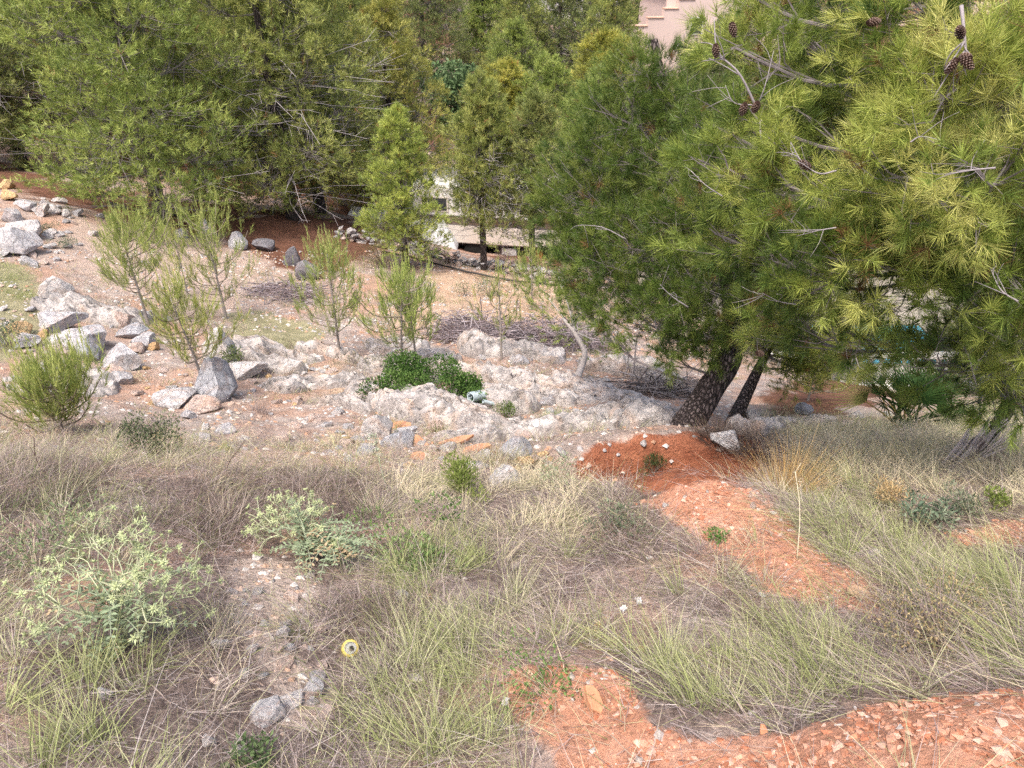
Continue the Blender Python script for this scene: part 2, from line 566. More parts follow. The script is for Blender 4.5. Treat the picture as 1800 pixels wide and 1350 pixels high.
def mat_plain(name, color, rough=0.6, spec=0.4, namp=0.15, nscale=8.0, metal=0.0, bump=0.0):
    m, nt, o = newmat(name); k = N(nt)
    tc = k.n('ShaderNodeTexCoord')
    ns = k.noise(nscale, 6, 0.7, tc.outputs['Object'])
    f = k.ramp(ns.outputs['Fac'], [(0.3, tuple(np.array(color) * (1 - namp))), (0.7, tuple(np.minimum(np.array(color) * (1 + namp * 0.5), 1)))])
    nrm = k.bump(ns.outputs['Fac'], bump, 0.02) if bump else None
    p = k.pbsdf(f, rough, spec, nrm, metal)
    k.l(p.outputs[0], o.inputs[0])
    return m
def mat_bark(name, dark, light, sc=1.0):
    m, nt, o = newmat(name); k = N(nt)
    tc = k.n('ShaderNodeTexCoord')
    mp = k.n('ShaderNodeMapping'); mp.inputs['Scale'].default_value = (1, 1, 0.28)
    k.l(tc.outputs['Object'], mp.inputs['Vector'])
    vo = k.n('ShaderNodeTexVoronoi', feature='DISTANCE_TO_EDGE'); vo.inputs['Scale'].default_value = 34 * sc
    n0 = k.noise(16 * sc, 5, 0.7, mp.outputs[0])
    wv = k.n('ShaderNodeVectorMath', operation='ADD'); s2 = k.n('ShaderNodeVectorMath', operation='SCALE'); s2.inputs[3].default_value = 0.06
    k.l(n0.outputs['Color'], s2.inputs[0]); k.l(mp.outputs[0], wv.inputs[0]); k.l(s2.outputs[0], wv.inputs[1]); k.l(wv.outputs[0], vo.inputs['Vector'])
    c = k.ramp(vo.outputs['Distance'], [(0.0, dark), (0.14, tuple((np.array(dark) + np.array(light)) / 2)), (0.35, light)])
    n1 = k.noise(60 * sc, 5, 0.7, mp.outputs[0])
    f = k.ramp(n1.outputs['Fac'], [(0.3, (0.65,) * 3), (0.7, (1.2,) * 3)])
    c = k.mix(1.0, c, f, 'MULTIPLY')
    h = k.math('ADD', k.math('MINIMUM', vo.outputs['Distance'], 0.25), k.math('MULTIPLY', n1.outputs['Fac'], 0.06))
    p = k.pbsdf(c, 0.95, 0.1, k.bump(h, 1.0, 0.06))
    k.l(p.outputs[0], o.inputs[0])
    return m

M_NEEDLE = mat_leaf('pine_needles', 0.30, 0.45, 0.35)
M_LEAF = mat_leaf('leaf', 0.25, 0.6, 0.18)
M_GRASS = mat_leaf('grass_blades', 0.30, 0.6, 0.2, tinted=False)
M_TWIG = mat_col('grey_twigs', 0.9, 0.1, 40, 0.3)
M_BARK = mat_bark('pine_bark', (0.018, 0.014, 0.014), (0.19, 0.155, 0.15))
M_BARKFAR = mat_bark('pine_bark_smooth', (0.03, 0.025, 0.024), (0.16, 0.13, 0.125), 0.6)
M_ROCK = mat_rock('limestone', [(0.3, (0.34, 0.33, 0.335)), (0.5, (0.50, 0.485, 0.48)), (0.7, (0.66, 0.64, 0.625))], (0.50, 0.34, 0.25), 0.55, 0.62)
M_OUT = mat_rock('bedrock', [(0.3, (0.25, 0.23, 0.225)), (0.48, (0.42, 0.385, 0.37)), (0.7, (0.58, 0.54, 0.515))], (0.50, 0.34, 0.24), 0.7, 0.22, 1.5, outcrop=True)
M_PEB = mat_col('pebbles', 0.92, 0.12, 45, 0.3, 0.5, 80, 0.01)
M_TERRA = mat_plain('terracotta', (0.52, 0.26, 0.15), 0.85, 0.2, 0.35, 14, bump=0.3)
M_WOOD = mat_col('weathered_wood', 0.85, 0.15, 22, 0.35, 0.5, 50, 0.02)

# ------------------------------------------------------------------ zones (photo pixels, seen on the ground)
def inpoly(u, v, poly):
    poly = np.asarray(poly, float)
    c = np.zeros(u.shape, bool)
    j = len(poly) - 1
    for i in range(len(poly)):
        xi, yi = poly[i]; xj, yj = poly[j]
        if yi != yj:
            c ^= ((yi > v) != (yj > v)) & (u < (xj - xi) * (v - yi) / (yj - yi) + xi)
        j = i
    return c
ZONES = {
    'red': [[(1110, 880), (1230, 850), (1340, 862), (1410, 925), (1490, 1005), (1560, 1100), (1480, 1070), (1400, 1052), (1320, 1045), (1300, 985), (1220, 930)],
            
            [(880, 1190), (950, 1160), (1090, 1180), (1130, 1265), (1220, 1295), (1380, 1300), (1500, 1250), (1650, 1225), (1820, 1205), (1850, 1400), (1000, 1400), (960, 1310), (900, 1270)],
            [(1640, 935), (1800, 905), (1820, 950), (1700, 955)]],
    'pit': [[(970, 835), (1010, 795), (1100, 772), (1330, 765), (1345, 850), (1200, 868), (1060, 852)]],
    'orange': [[(110, 832), (300, 800), (430, 788), (560, 786), (700, 800), (730, 828), (560, 832), (300, 842)],
               [(740, 465), (860, 480), (1010, 505), (1020, 560), (960, 590), (780, 600), (640, 560), (760, 520)],
               [(560, 640), (640, 650), (620, 700), (560, 690)], [(560, 750), (640, 740), (700, 790), (560, 790)]],
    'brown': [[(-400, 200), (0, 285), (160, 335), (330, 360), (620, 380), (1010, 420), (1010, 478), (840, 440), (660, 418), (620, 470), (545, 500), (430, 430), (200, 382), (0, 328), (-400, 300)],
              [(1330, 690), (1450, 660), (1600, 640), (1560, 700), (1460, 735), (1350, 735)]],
    'grass': [[(-200, 470), (60, 460), (90, 560), (40, 640), (-200, 650)], [(380, 545), (560, 560), (560, 610), (420, 610)]],
    'gravel': [[(410, 990), (500, 980), (550, 1010), (560, 1080), (520, 1120), (540, 1170), (600, 1200), (590, 1260), (520, 1270), (440, 1260), (470, 1190), (430, 1120), (390, 1080)]],
    'bare': [[(120, 380), (330, 410), (480, 460), (520, 560), (300, 560), (180, 500), (70, 440)]],
}
def zone_soft(name, P):
    P = np.asarray(P, float)
    u, v = proj(P)
    n1 = fbm(xyn(P[:, 0], P[:, 1], 2.5, 4.4), 3); n2 = fbm(xyn(P[:, 0], P[:, 1], 2.5, 9.9), 3)
    u = u + n1 * 50; v = v + n2 * 25
    r = np.zeros(len(P))
    for du, dv in ((0, 0), (28, 0), (-28, 0), (0, 16), (0, -16), (18, 10), (-18, -10), (18, -10), (-18, 10)):
        q = np.zeros(len(P), bool)
        for p in ZONES[name]: q |= inpoly(u + du, v + dv, p)
        r += q
    return r / 9
def zone(name, P, warp=22.0):
    P = np.asarray(P, float)
    u, v = proj(P)
    n1 = fbm(xyn(P[:, 0], P[:, 1], 2.5, 4.4), 3); n2 = fbm(xyn(P[:, 0], P[:, 1], 2.5, 9.9), 3)
    u = u + n1 * warp * 2; v = v + n2 * warp
    r = np.zeros(len(P), bool)
    for p in ZONES[name]: r |= inpoly(u, v, p)
    return r.astype(float)

# ------------------------------------------------------------------ ground sheet
def axis_pts(lo, hi, step, rate, lim):
    c = np.arange(lo, hi, step)
    r, s = [hi], step
    while r[-1] < lim:
        s = min(s * rate, 200); r.append(r[-1] + s)
    l, s = [lo], step
    while l[-1] > -lim:
        s = min(s * rate, 200); l.append(l[-1] - s)
    return np.concatenate([l[:0:-1], c, r])
gx = axis_pts(-4.0, 4.4, 0.055, 1.085, 2600)
gy = axis_pts(1.0, 7.2, 0.05, 1.05, 2600)
GX, GYY = np.meshgrid(gx, gy)
fx, fy = GX.ravel(), GYY.ravel()
fz = H(fx, fy)
PG = np.stack([fx, fy, fz], -1)
za = {}
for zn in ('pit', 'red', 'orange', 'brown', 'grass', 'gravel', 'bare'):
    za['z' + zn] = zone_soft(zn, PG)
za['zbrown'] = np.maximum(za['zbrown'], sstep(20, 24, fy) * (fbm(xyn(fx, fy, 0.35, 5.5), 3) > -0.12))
za['zlitter'] = sstep(4.6, 4.1, fy) * sstep(-0.35, 0.15, fbm(xyn(fx, fy, 1.6, 71.0), 3))
# clods on bare red earth
cl = (np.maximum(za['zred'], za['zpit']) > 0.5) * (np.hypot(fx, fy) < 8)
PG[:, 2] += cl * (0.018 * ridged(xyn(fx, fy, 9, 2.2), 3) + 0.012 * fbm(xyn(fx, fy, 22, 1.2), 2))
nx_, ny_ = len(gx), len(gy)
ii = (np.arange(ny_ - 1)[:, None] * nx_ + np.arange(nx_ - 1)[None, :]).ravel()
gQ = np.stack([ii, ii + 1, ii + nx_ + 1, ii + nx_], -1)
def mat_ground():
    m, nt, o = newmat('hillside_soil'); k = N(nt)
    geo = k.n('ShaderNodeNewGeometry'); P = geo.outputs['Position']
    nb = k.noise(0.9, 8, 0.65, P, 0.5); nm = k.noise(6.0, 8, 0.7, P, 0.4); nf = k.noise(38, 6, 0.75, P)
    base = k.ramp(nm.outputs['Fac'], [(0.30, (0.22, 0.165, 0.135)), (0.48, (0.36, 0.285, 0.25)), (0.68, (0.50, 0.42, 0.37))])
    pk = k.ramp(nb.outputs['Fac'], [(0.45, (0, 0, 0)), (0.62, (0.7,) * 3)])
    base = k.mix(pk, base, (0.47, 0.27, 0.18))
    grey = k.ramp(nb.outputs['Fac'], [(0.32, (0.6,) * 3), (0.46, (0, 0, 0))])
    base = k.mix(grey, base, (0.30, 0.27, 0.25))
    red = k.ramp(nm.outputs['Fac'], [(0.3, (0.40, 0.18, 0.105)), (0.52, (0.52, 0.265, 0.175)), (0.72, (0.60, 0.36, 0.265))])
    org = k.ramp(nm.outputs['Fac'], [(0.3, (0.38, 0.24, 0.16)), (0.7, (0.58, 0.44, 0.33))])
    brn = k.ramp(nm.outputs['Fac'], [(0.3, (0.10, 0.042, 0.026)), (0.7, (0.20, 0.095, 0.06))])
    pit = k.ramp(nm.outputs['Fac'], [(0.3, (0.19, 0.058, 0.03)), (0.7, (0.38, 0.145, 0.075))])  # deep red soil, darkened further to paint in the shade of the hollow
    lit = k.ramp(nf.outputs['Fac'], [(0.3, (0.115, 0.083, 0.073)), (0.7, (0.28, 0.22, 0.195))])
    grs = k.ramp(nm.outputs['Fac'], [(0.3, (0.20, 0.19, 0.10)), (0.7, (0.38, 0.35, 0.22))])
    grv = k.ramp(nf.outputs['Fac'], [(0.3, (0.34, 0.25, 0.20)), (0.7, (0.58, 0.48, 0.42))])
    bar = k.ramp(nm.outputs['Fac'], [(0.3, (0.36, 0.26, 0.21)), (0.7, (0.52, 0.42, 0.36))])
    edge_n = k.noise(14, 7, 0.75, P, 0.8).outputs['Fac']
    c = base
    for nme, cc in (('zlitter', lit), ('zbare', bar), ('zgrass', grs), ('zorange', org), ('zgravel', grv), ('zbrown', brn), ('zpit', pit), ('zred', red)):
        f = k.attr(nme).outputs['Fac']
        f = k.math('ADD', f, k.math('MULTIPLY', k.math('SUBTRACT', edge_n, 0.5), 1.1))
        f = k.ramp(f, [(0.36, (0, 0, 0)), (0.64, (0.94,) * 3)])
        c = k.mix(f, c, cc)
    fine = k.ramp(nf.outputs['Fac'], [(0.28, (0.55,) * 3), (0.5, (1,) * 3), (0.75, (1.2,) * 3)])
    c = k.mix(0.8, c, fine, 'MULTIPLY')
    vo = k.n('ShaderNodeTexVoronoi'); vo.inputs['Scale'].default_value = 45; k.l(P, vo.inputs['Vector'])
    h = k.math('ADD', nf.outputs['Fac'], k.math('MULTIPLY', vo.outputs['Distance'], -0.6))
    nrm = k.bump(h, 0.8, 0.02)
    nrm = k.bump(nm.outputs['Fac'], 0.5, 0.08, nrm)
    p = k.pbsdf(c, 0.95, 0.1, nrm)
    k.l(p.outputs[0], o.inputs[0])
    return m
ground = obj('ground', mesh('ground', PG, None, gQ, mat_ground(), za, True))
ground['kind'] = 'structure'

# ------------------------------------------------------------------ bedrock outcrops
def outcrop(name, label, path, width, height, seed, res=0.035, tilt=0.35, cat='rock outcrop', group=None):
    pw = np.array([G(u, v) for u, v in path])
    L = np.linalg.norm(np.diff(pw, axis=0), axis=1).sum()
    nl = max(12, int(L / res)); nw = max(10, int(width * 1.3 / res))
    cl_ = spline(pw, nl)
    tg = np.gradient(cl_[:, :2], axis=0); tg /= np.linalg.norm(tg, axis=1, keepdims=True)
    nr = np.stack([-tg[:, 1], tg[:, 0]], -1)
    t = np.linspace(-1, 1, nw)
    s = np.linspace(0, 1, nl)
    ends = np.clip(np.minimum(s, 1 - s) * 7, 0, 1) ** 0.6
    wn_ = width / 2 * (0.75 + 0.4 * vnoise(np.stack([s * L * 1.6, s * 0 + seed, s * 0], -1))) * (0.35 + 0.65 * ends)
    X = cl_[:, None, 0] + nr[:, None, 0] * t[None] * wn_[:, None]
    Y = cl_[:, None, 1] + nr[:, None, 1] * t[None] * wn_[:, None]
    P3 = np.stack([X * 1.0, Y * 1.0, np.full_like(X, seed * 3.7)], -1)
    prof = np.clip(1 - np.abs(t + tilt * 0.5) ** 2.2, -0.6, 1)[None] * ends[:, None]
    hh = height * prof * (0.75 + 0.5 * fbm(P3 * 1.3, 3))
    stp = max(0.07, height * 0.35)
    q = hh / stp + 0.4 * fbm(P3 * 2.2, 3)
    fr = q - np.floor(q)
    hh = stp * (np.floor(q) + sstep(0.55, 0.95, fr)) * 0.55 + hh * 0.45
    hh = hh + 0.10 * ridged(P3 * 3.4, 4) + 0.05 * fbm(P3 * 11, 4)
    fis = ridged(np.stack([P3[..., 0] * 1.2 + P3[..., 1] * 2.6, P3[..., 1] * 5.2 - P3[..., 0] * 2.2, P3[..., 2]], -1), 3)
    hh = hh - 0.16 * sstep(0.62, 0.9, fis)
    edge = np.clip((1 - np.abs(t)) * 6, 0, 1)[None] * np.clip(ends * 2, 0, 1)[:, None]
    Z = H(X, Y) + (hh + 0.02) * edge - 0.16 * (1 - edge) - 0.02
    X = X + 0.05 * fbm(P3 * 4 + 31, 3) * edge; Y = Y + 0.05 * fbm(P3 * 4 + 57, 3) * edge
    V = np.stack([X, Y, Z], -1).reshape(-1, 3)
    org = pw[len(pw) // 2]
    i = (np.arange(nl - 1)[:, None] * nw + np.arange(nw - 1)[None]).ravel()
    Q = np.stack([i, i + 1, i + nw + 1, i + nw], -1)
    me = mesh(name, V - org, None, Q, M_OUT, None, True, sharp=38)
    return tag(obj(name, me, None, org), label, cat, group)
OUT = [
    ('long pale limestone ridge curving below the dark green shrub', [(600, 700), (680, 700), (760, 722), (840, 742), (930, 758)], 0.75, 0.26, 1),
    ('broken limestone shelf beside the grey plastic pipes', [(800, 690), (850, 700), (900, 715), (945, 725)], 0.55, 0.2, 2),
    ('long low limestone band behind the dark green shrub', [(620, 640), (700, 650), (790, 655), (890, 668), (1000, 690), (1090, 712)], 0.6, 0.16, 3),
    ('pinkish limestone slab beside the long ridge', [(470, 690), (530, 678), (600, 672), (650, 668)], 0.75, 0.10, 4),
    ('pale rounded bedrock slab behind the leaning sapling trunk', [(520, 610), (590, 622), (650, 640), (690, 640)], 0.7, 0.14, 5),
    ('rough limestone ledge below the leaning dead-looking trunk', [(960, 668), (1040, 690), (1110, 708), (1180, 730)], 0.6, 0.15, 6),
    ('jagged limestone block row at foot of the leaning pine', [(1080, 752), (1130, 740), (1190, 742)], 0.6, 0.2, 7),
    ('pale bedrock shelf in front of the red earth bank', [(880, 775), (940, 765), (1010, 755), (1080, 748)], 0.6, 0.16, 8),
    ('low grey bedrock step among small pines', [(380, 600), (440, 612), (500, 622), (560, 640)], 0.6, 0.14, 9),
    ('weathered bedrock pavement at the head of the slope', [(60, 545), (130, 545), (200, 560), (260, 575)], 0.9, 0.2, 10),
    ('tan crumbling bedrock hump beneath the brush piles', [(800, 615), (860, 612), (930, 622), (1000, 630)], 0.8, 0.22, 11),
    ('narrow rocky ledge between brush piles and leaning pine', [(1010, 645), (1080, 655), (1150, 668), (1230, 690)], 0.6, 0.2, 12),
    ('low rock shelf half buried behind the thin twin trunks', [(1290, 765), (1340, 760), (1400, 752), (1480, 748)], 0.45, 0.1, 13),
    ('flat pinkish bedrock patch under the low spreading pine', [(20, 690), (120, 680), (210, 690)], 0.7, 0.06, 14),
]
OUT += [
    ('small cracked limestone ledge beside the dark green shrub', [(560, 705), (610, 712), (650, 730)], 0.4, 0.14, 21),
    ('thin limestone ledge beside the fresh green tussock', [(1000, 735), (1060, 728), (1120, 722)], 0.35, 0.12, 22),
    ('broken limestone ledge above the fresh green tussock', [(900, 690), (960, 700), (1020, 712)], 0.4, 0.14, 23),
    ('short limestone step under the smaller brush pile', [(700, 625), (760, 628), (810, 640)], 0.45, 0.12, 24),
    ('half-buried limestone rib above the dark angular boulder', [(420, 625), (480, 640), (540, 655)], 0.4, 0.12, 25),
    ('low limestone rib in front of the long pale ridge', [(760, 770), (830, 772), (890, 765)], 0.35, 0.08, 26),
    ('limestone rib beside the rounded slab', [(640, 612), (700, 610), (760, 612)], 0.4, 0.1, 27),
    ('narrow stony ledge behind the crooked young pine', [(1040, 640), (1110, 640), (1180, 655)], 0.4, 0.14, 28),
]
for lb, path, w_, h_, sd_ in OUT:
    outcrop('rock_outcrop', lb, path, w_ * 1.35, h_ * 1.1, sd_)

# ------------------------------------------------------------------ rocks
def rock_mesh(name, seed, sub, mat, flat=1.0, planes=11):
    r = np.random.default_rng(seed)
    bm = bmesh.new(); bmesh.ops.create_icosphere(bm, subdivisions=sub, radius=1.0)
    V = np.array([v.co[:] for v in bm.verts]); T = np.array([[v.index for v in f.verts] for f in bm.faces]); bm.free()
    for _ in range(planes):
        n = r.normal(size=3); n /= np.linalg.norm(n); d = r.uniform(0.42, 0.82)
        e = V @ n - d
        V = V - np.maximum(e, 0)[:, None] * n
    V = V * (1 + 0.10 * fbm(V * 1.4 + seed, 3))[:, None] + 0.03 * np.stack([fbm(V * 5 + seed + q, 3) for q in (0, 7, 13)], -1)
    V[:, 2] *= flat
    V /= np.abs(V[:, :2]).max()
    return mesh(name, V, T, None, mat, None, True, sharp=28)
ROCKM = [rock_mesh('rock', 100 + k, 4, M_ROCK, f) for k, f in enumerate((0.75, 0.6, 0.85, 0.5, 0.7, 0.65))]
ROCKS = [rock_mesh('rock', 200 + k, 3, M_ROCK, f) for k, f in enumerate((0.8, 0.6, 0.9, 0.5, 0.7, 0.75, 0.55, 0.85))]
GREY, WHITE, BLUE, ORANGE, PINK, DARK = (1.0, 1.0, 1.04), (1.12, 1.10, 1.10), (0.78, 0.81, 0.88), (1.25, 0.9, 0.5), (1.15, 0.95, 0.85), (0.42, 0.42, 0.46)
def rock(u, v, wpx, hpx, tint, label, mi=None, group=None, lib=None, name='rock'):
    p = G(u, v + hpx * 0.35)
    d = depth(p)
    w = wpx * d / FPX / 2 * 1.12
    lib = lib or ROCKM
    me = lib[(int(u * 7 + v * 3) if mi is None else mi) % len(lib)]
    hz = hpx * d / FPX / 2 / math.cos(PITCH) * 1.05
    zs = max(0.45, min(1.6, hz / w / 0.62))
    o = obj(name, me, None, (p[0], p[1], p[2] + w * zs * 0.3), (random.uniform(-.15, .15), random.uniform(-.15, .15), random.uniform(0, 6.28)),
            (w, w * random.uniform(0.8, 1.05), w * zs))
    o.color = (*tint, 1)
    return tag(o, label, 'rock', group)
HERO = [
    (107, 507, 62, 34, WHITE, 'smooth white boulder lying in grass above the rock pavement'),
    (105, 560, 84, 46, GREY, 'large pale grey boulder on the rock pavement'),
    (150, 592, 84, 44, GREY, 'broad grey boulder leaning among boulders below the pavement'),
    (156, 612, 50, 40, BLUE, 'pointed grey boulder wedged under a broader one'),
    (216, 627, 68, 50, GREY, 'wedge-shaped grey boulder with a flat sunlit face'),
    (238, 582, 72, 28, BLUE, 'flat grey slab rock beneath the bare-stemmed sapling'),
    (252, 598, 56, 24, GREY, 'flat rock under the grey slab rock'),
    (222, 562, 38, 34, PINK, 'pinkish upright rock at the end of the pavement'),
    (238, 610, 30, 26, PINK, 'small pinkish rock beside the wedge-shaped boulder'),
    (38, 580, 44, 24, ORANGE, 'orange stained rock beside the boulders'),
    (78, 588, 22, 20, ORANGE, 'small orange rock beside the broad grey boulder'),
    (270, 608, 22, 16, ORANGE, 'small orange rock beside the flat slab rock'),
    (45, 598, 60, 22, GREY, 'low grey rock under the orange stained rock'),
    (374, 672, 92, 66, BLUE, 'large dark grey angular boulder behind a sapling stem'),
    (398, 612, 74, 58, WHITE, 'tall whitish boulder behind the slender sapling'),
    (432, 647, 68, 40, WHITE, 'whitish rounded boulder beside the low green shrub'),
    (316, 694, 84, 30, GREY, 'flat pale boulder in front of the dark angular boulder'),
    (350, 712, 70, 26, PINK, 'flat pinkish boulder below the dark angular boulder'),
    (333, 728, 28, 18, GREY, 'small grey stone below the flat boulders'),
    (400, 752, 40, 24, GREY, 'pale grey stone lying on open rubble'),
    (364, 748, 16, 16, WHITE, 'small bright white stone on open rubble'),
    (32, 428, 76, 40, GREY, 'grey boulder at the foot of the stone heap'),
    (34, 402, 72, 34, WHITE, 'whitish boulder in the middle of the stone heap'),
    (24, 378, 46, 28, GREY, 'grey boulder on top of the stone heap'),
    (75, 368, 32, 28, WHITE, 'upright white rock at the edge of the stone heap'),
    (46, 358, 38, 20, GREY, 'low grey rock behind the stone heap'),
    (14, 344, 34, 16, ORANGE, 'orange flat rock behind the stone heap'),
    (14, 325, 30, 20, ORANGE, 'tan rock at the edge of pine needle litter'),
    (98, 370, 26, 16, WHITE, 'white rock in the row of stones by the litter'),
    (138, 373, 20, 15, GREY, 'last grey rock in the row of stones by the litter'),
    (116, 376, 18, 12, WHITE, 'small white rock between two larger row stones'),
    (318, 410, 34, 18, WHITE, 'pale stone at the edge of red litter'),
    (365, 402, 34, 36, GREY, 'upright grey stone behind the feathery sapling'),
    (416, 426, 40, 26, GREY, 'grey and white stone at edge of the red litter'),
    (460, 428, 46, 26, DARK, 'dark stone with white top at litter edge'),
    (518, 452, 34, 40, DARK, 'dark charcoal boulder with upright face on red litter'),
    (545, 472, 44, 52, DARK, 'tallest dark boulder leaning on red litter'),
    (905, 790, 64, 38, BLUE, 'rounded blue grey boulder beside the red earth bank'),
    (896, 838, 72, 34, WHITE, 'pale rock in front of the rounded blue grey boulder'),
    (704, 776, 64, 24, BLUE, 'flat blue grey slab in the rubble'),
    (640, 792, 34, 22, BLUE, 'small blue grey rock in front of the flat slab'),
    (668, 752, 56, 40, WHITE, 'pale tilted rock below the long limestone ridge'),
    (770, 748, 40, 22, PINK, 'rough pinkish rock under the overhanging ridge'),
    (1320, 726, 38, 52, GREY, 'tall pitted grey boulder behind the thin leaning trunk'),
    (1412, 720, 32, 20, BLUE, 'blue grey rock on the red slope'),
    (1280, 770, 60, 24, WHITE, 'white rock beside the leaning pine trunk'),
    (1430, 735, 34, 18, GREY, 'low grey rock on the red slope'),
    (1508, 730, 30, 14, WHITE, 'white stone beside the fan palm'),
    (1560, 727, 20, 14, WHITE, 'small white stone just behind the fan palm'),
    (550, 1206, 40, 32, GREY, 'pale grey angular stone on the bank below the gravel'),
    (640, 1046, 26, 26, PINK, 'pinkish stone in brown dry grass'),
    (345, 1090, 28, 34, PINK, 'rounded pinkish stone beside the large thistle'),
    (497, 1110, 30, 24, GREY, 'grey stone in the gravel patch'),
    (458, 1085, 24, 18, PINK, 'small pink stone in the gravel patch'),
    (385, 1128, 30, 18, WHITE, 'white stone at the edge of the gravel patch'),
    (708, 1042, 30, 34, WHITE, 'whitish stone in dry brown stems'),
    (903, 990, 20, 16, PINK, 'small pinkish stone alone on the dry bank'),
    (754, 1046, 14, 16, ORANGE, 'small orange stone in green grass'),
    (876, 1265, 22, 30, WHITE, 'white angular stone at edge of red earth'),
    (368, 1297, 26, 32, WHITE, 'bright white stone in low grass'),
    (185, 1206, 26, 52, GREY, 'narrow grey slab half hidden in grass'),
    (1540, 972, 30, 18, WHITE, 'whitish stone on the grassy slope'),
    (478, 1245, 64, 44, GREY, 'broad pale rock patch under dry stems'),
    (574, 1251, 34, 22, PINK, 'pink stone by the pale angular stone'),
    (1012, 1085, 18, 24, PINK, 'upright pinkish stone in pale grass'),
    (1052, 1100, 26, 18, ORANGE, 'orange brown stone in pale grass'),
    (1128, 1138, 16, 14, ORANGE, 'round orange stone in pale grass'),
    (1655, 980, 20, 14, PINK, 'pale stone on the grassy slope beyond the red mound'),
    (1170, 888, 14, 10, WHITE, 'small pale stone on the red mound'),
    (1322, 888, 14, 10, PINK, 'small pinkish stone on top of the red mound'),
    (1130, 778, 16, 8, WHITE, 'small pale stone on top of the red bank'),
]
for u, v, w_, h_, tn, lb in HERO:
    rock(u, v, w_, h_, tn, lb)

# flat terracotta fragments and slabs
M_TAN = mat_plain('tan_bark', (0.42, 0.28, 0.18), 0.9, 0.1, 0.4, 30, bump=0.5)
def slab(u, v, wpx, hpx, tilt, mat, label, name='tile_fragment', cat='tile', th=0.02, yaw=0.6):
    p = G(u, v + hpx * 0.3); d = depth(p)
    w = wpx * d / FPX; l = hpx * d / FPX * 1.15
    bm = bmesh.new()
    r = random.Random(int(u * 31 + v))
    n = 7
    pts = [(w / 2 * math.cos(a) * (0.9 + 0.35 * r.random()), l / 2 * math.sin(a) * (0.9 + 0.35 * r.random())) for a in [2 * math.pi * (i + r.random() * 0.4) / n for i in range(n)]]
    bot = [bm.verts.new((x, y, 0)) for x, y in pts]; top = [bm.verts.new((x * 0.97, y * 0.97, th)) for x, y in pts]
    bm.faces.new(bot[::-1]); bm.faces.new(top)
    for i in range(n): bm.faces.new((bot[i], bot[(i + 1) % n], top[(i + 1) % n], top[i]))
    bmesh.ops.bevel(bm, geom=bm.edges[:], offset=0.003, segments=1, affect='EDGES')
    me = bpy.data.meshes.new(name); bm.to_mesh(me); bm.free(); me.materials.append(mat)
    o = obj(name, me, None, (p[0], p[1], p[2] + 0.012), (tilt, 0.1, yaw))
    return tag(o, label, cat)
slab(735, 772, 28, 30, 0.55, M_TERRA, 'square terracotta tile fragment tilted on the rubble')
slab(704, 745, 40, 22, 0.25, M_TERRA, 'orange flat stone plate below the limestone ridge', 'stone_plate', 'stone')
slab(735, 800, 30, 22, 0.3, M_TERRA, 'reddish tile fragment below the tilted square tile')
slab(838, 788, 60, 16, 0.1, M_TERRA, 'long flat reddish stone plate in rubble beside the tile', 'stone_plate', 'stone', 0.03)
slab(800, 775, 70, 14, 0.1, M_TERRA, 'thin reddish stone plate behind the rubble plate', 'stone_plate', 'stone', 0.03)
slab(1040, 1220, 26, 52, 0.5, M_TERRA, 'long salmon stone plate lying in red earth', 'stone_plate', 'stone', 0.03, 0.5)
slab(1508, 1042, 40, 22, 0.35, M_TAN, 'flat tan bark plate at the end of the red mound', 'bark_plate', 'bark', 0.02, -0.5)
slab(1340, 1283, 16, 28, 0.9, M_TERRA, 'small orange leaf-like stone standing in dry grass', 'stone_plate', 'stone', 0.01, 0.3)

# scattered countable rocks
SC = [  # polygon, how many, size range (m), label, tint pool
    ([(0, 540), (300, 560), (320, 660), (0, 700)], 46, (0.05, 0.16), 'small pale rock scattered round the grey boulders', (GREY, WHITE, PINK)),
    ([(0, 335), (160, 360), (190, 400), (80, 470), (0, 470)], 40, (0.07, 0.20), 'loose limestone piece of the stone heap by the litter', (GREY, WHITE, GREY, PINK)),
    ([(250, 640), (620, 640), (620, 790), (200, 790)], 60, (0.04, 0.13), 'small stone on the open pinkish rubble slope', (GREY, WHITE, PINK, PINK, ORANGE)),
    ([(600, 735), (1000, 770), (990, 830), (600, 820)], 60, (0.04, 0.12), 'small rubble stone between limestone ridge and red bank', (GREY, WHITE, PINK, PINK, ORANGE)),
    ([(480, 600), (1180, 640), (1200, 740), (480, 690)], 64, (0.05, 0.19), 'loose limestone piece lying on the bedrock ridges', (GREY, WHITE, PINK, WHITE)),
    ([(400, 1000), (540, 990), (590, 1250), (450, 1270), (390, 1120)], 40, (0.018, 0.05), 'pinkish grey stone in the gravel patch by the thistle', (GREY, PINK, PINK, WHITE)),
]
for poly, cnt, (a_, b_), lb, pool in SC:
    pl = np.array(poly); done = 0
    while done < cnt:
        u = rng.uniform(pl[:, 0].min(), pl[:, 0].max()); v = rng.uniform(pl[:, 1].min(), pl[:, 1].max())
        if not inpoly(np.array([u]), np.array([v]), pl)[0]: continue
        p = G(u, v)
        w = a_ * (b_ / a_) ** (rng.random() ** 1.6)
        o = obj('stone', ROCKS[done % len(ROCKS)], None, (p[0], p[1], p[2] + w * 0.15), (rng.uniform(-.3, .3), rng.uniform(-.3, .3), rng.uniform(0, 6.28)),
                (w, w * rng.uniform(0.6, 1), w * rng.uniform(0.6, 1.1)))
        tn = np.array(pool[rng.integers(len(pool))]) * rng.uniform(0.8, 1.1)
        o.color = (*tn, 1)
        tag(o, lb, 'stone', lb)
        done += 1

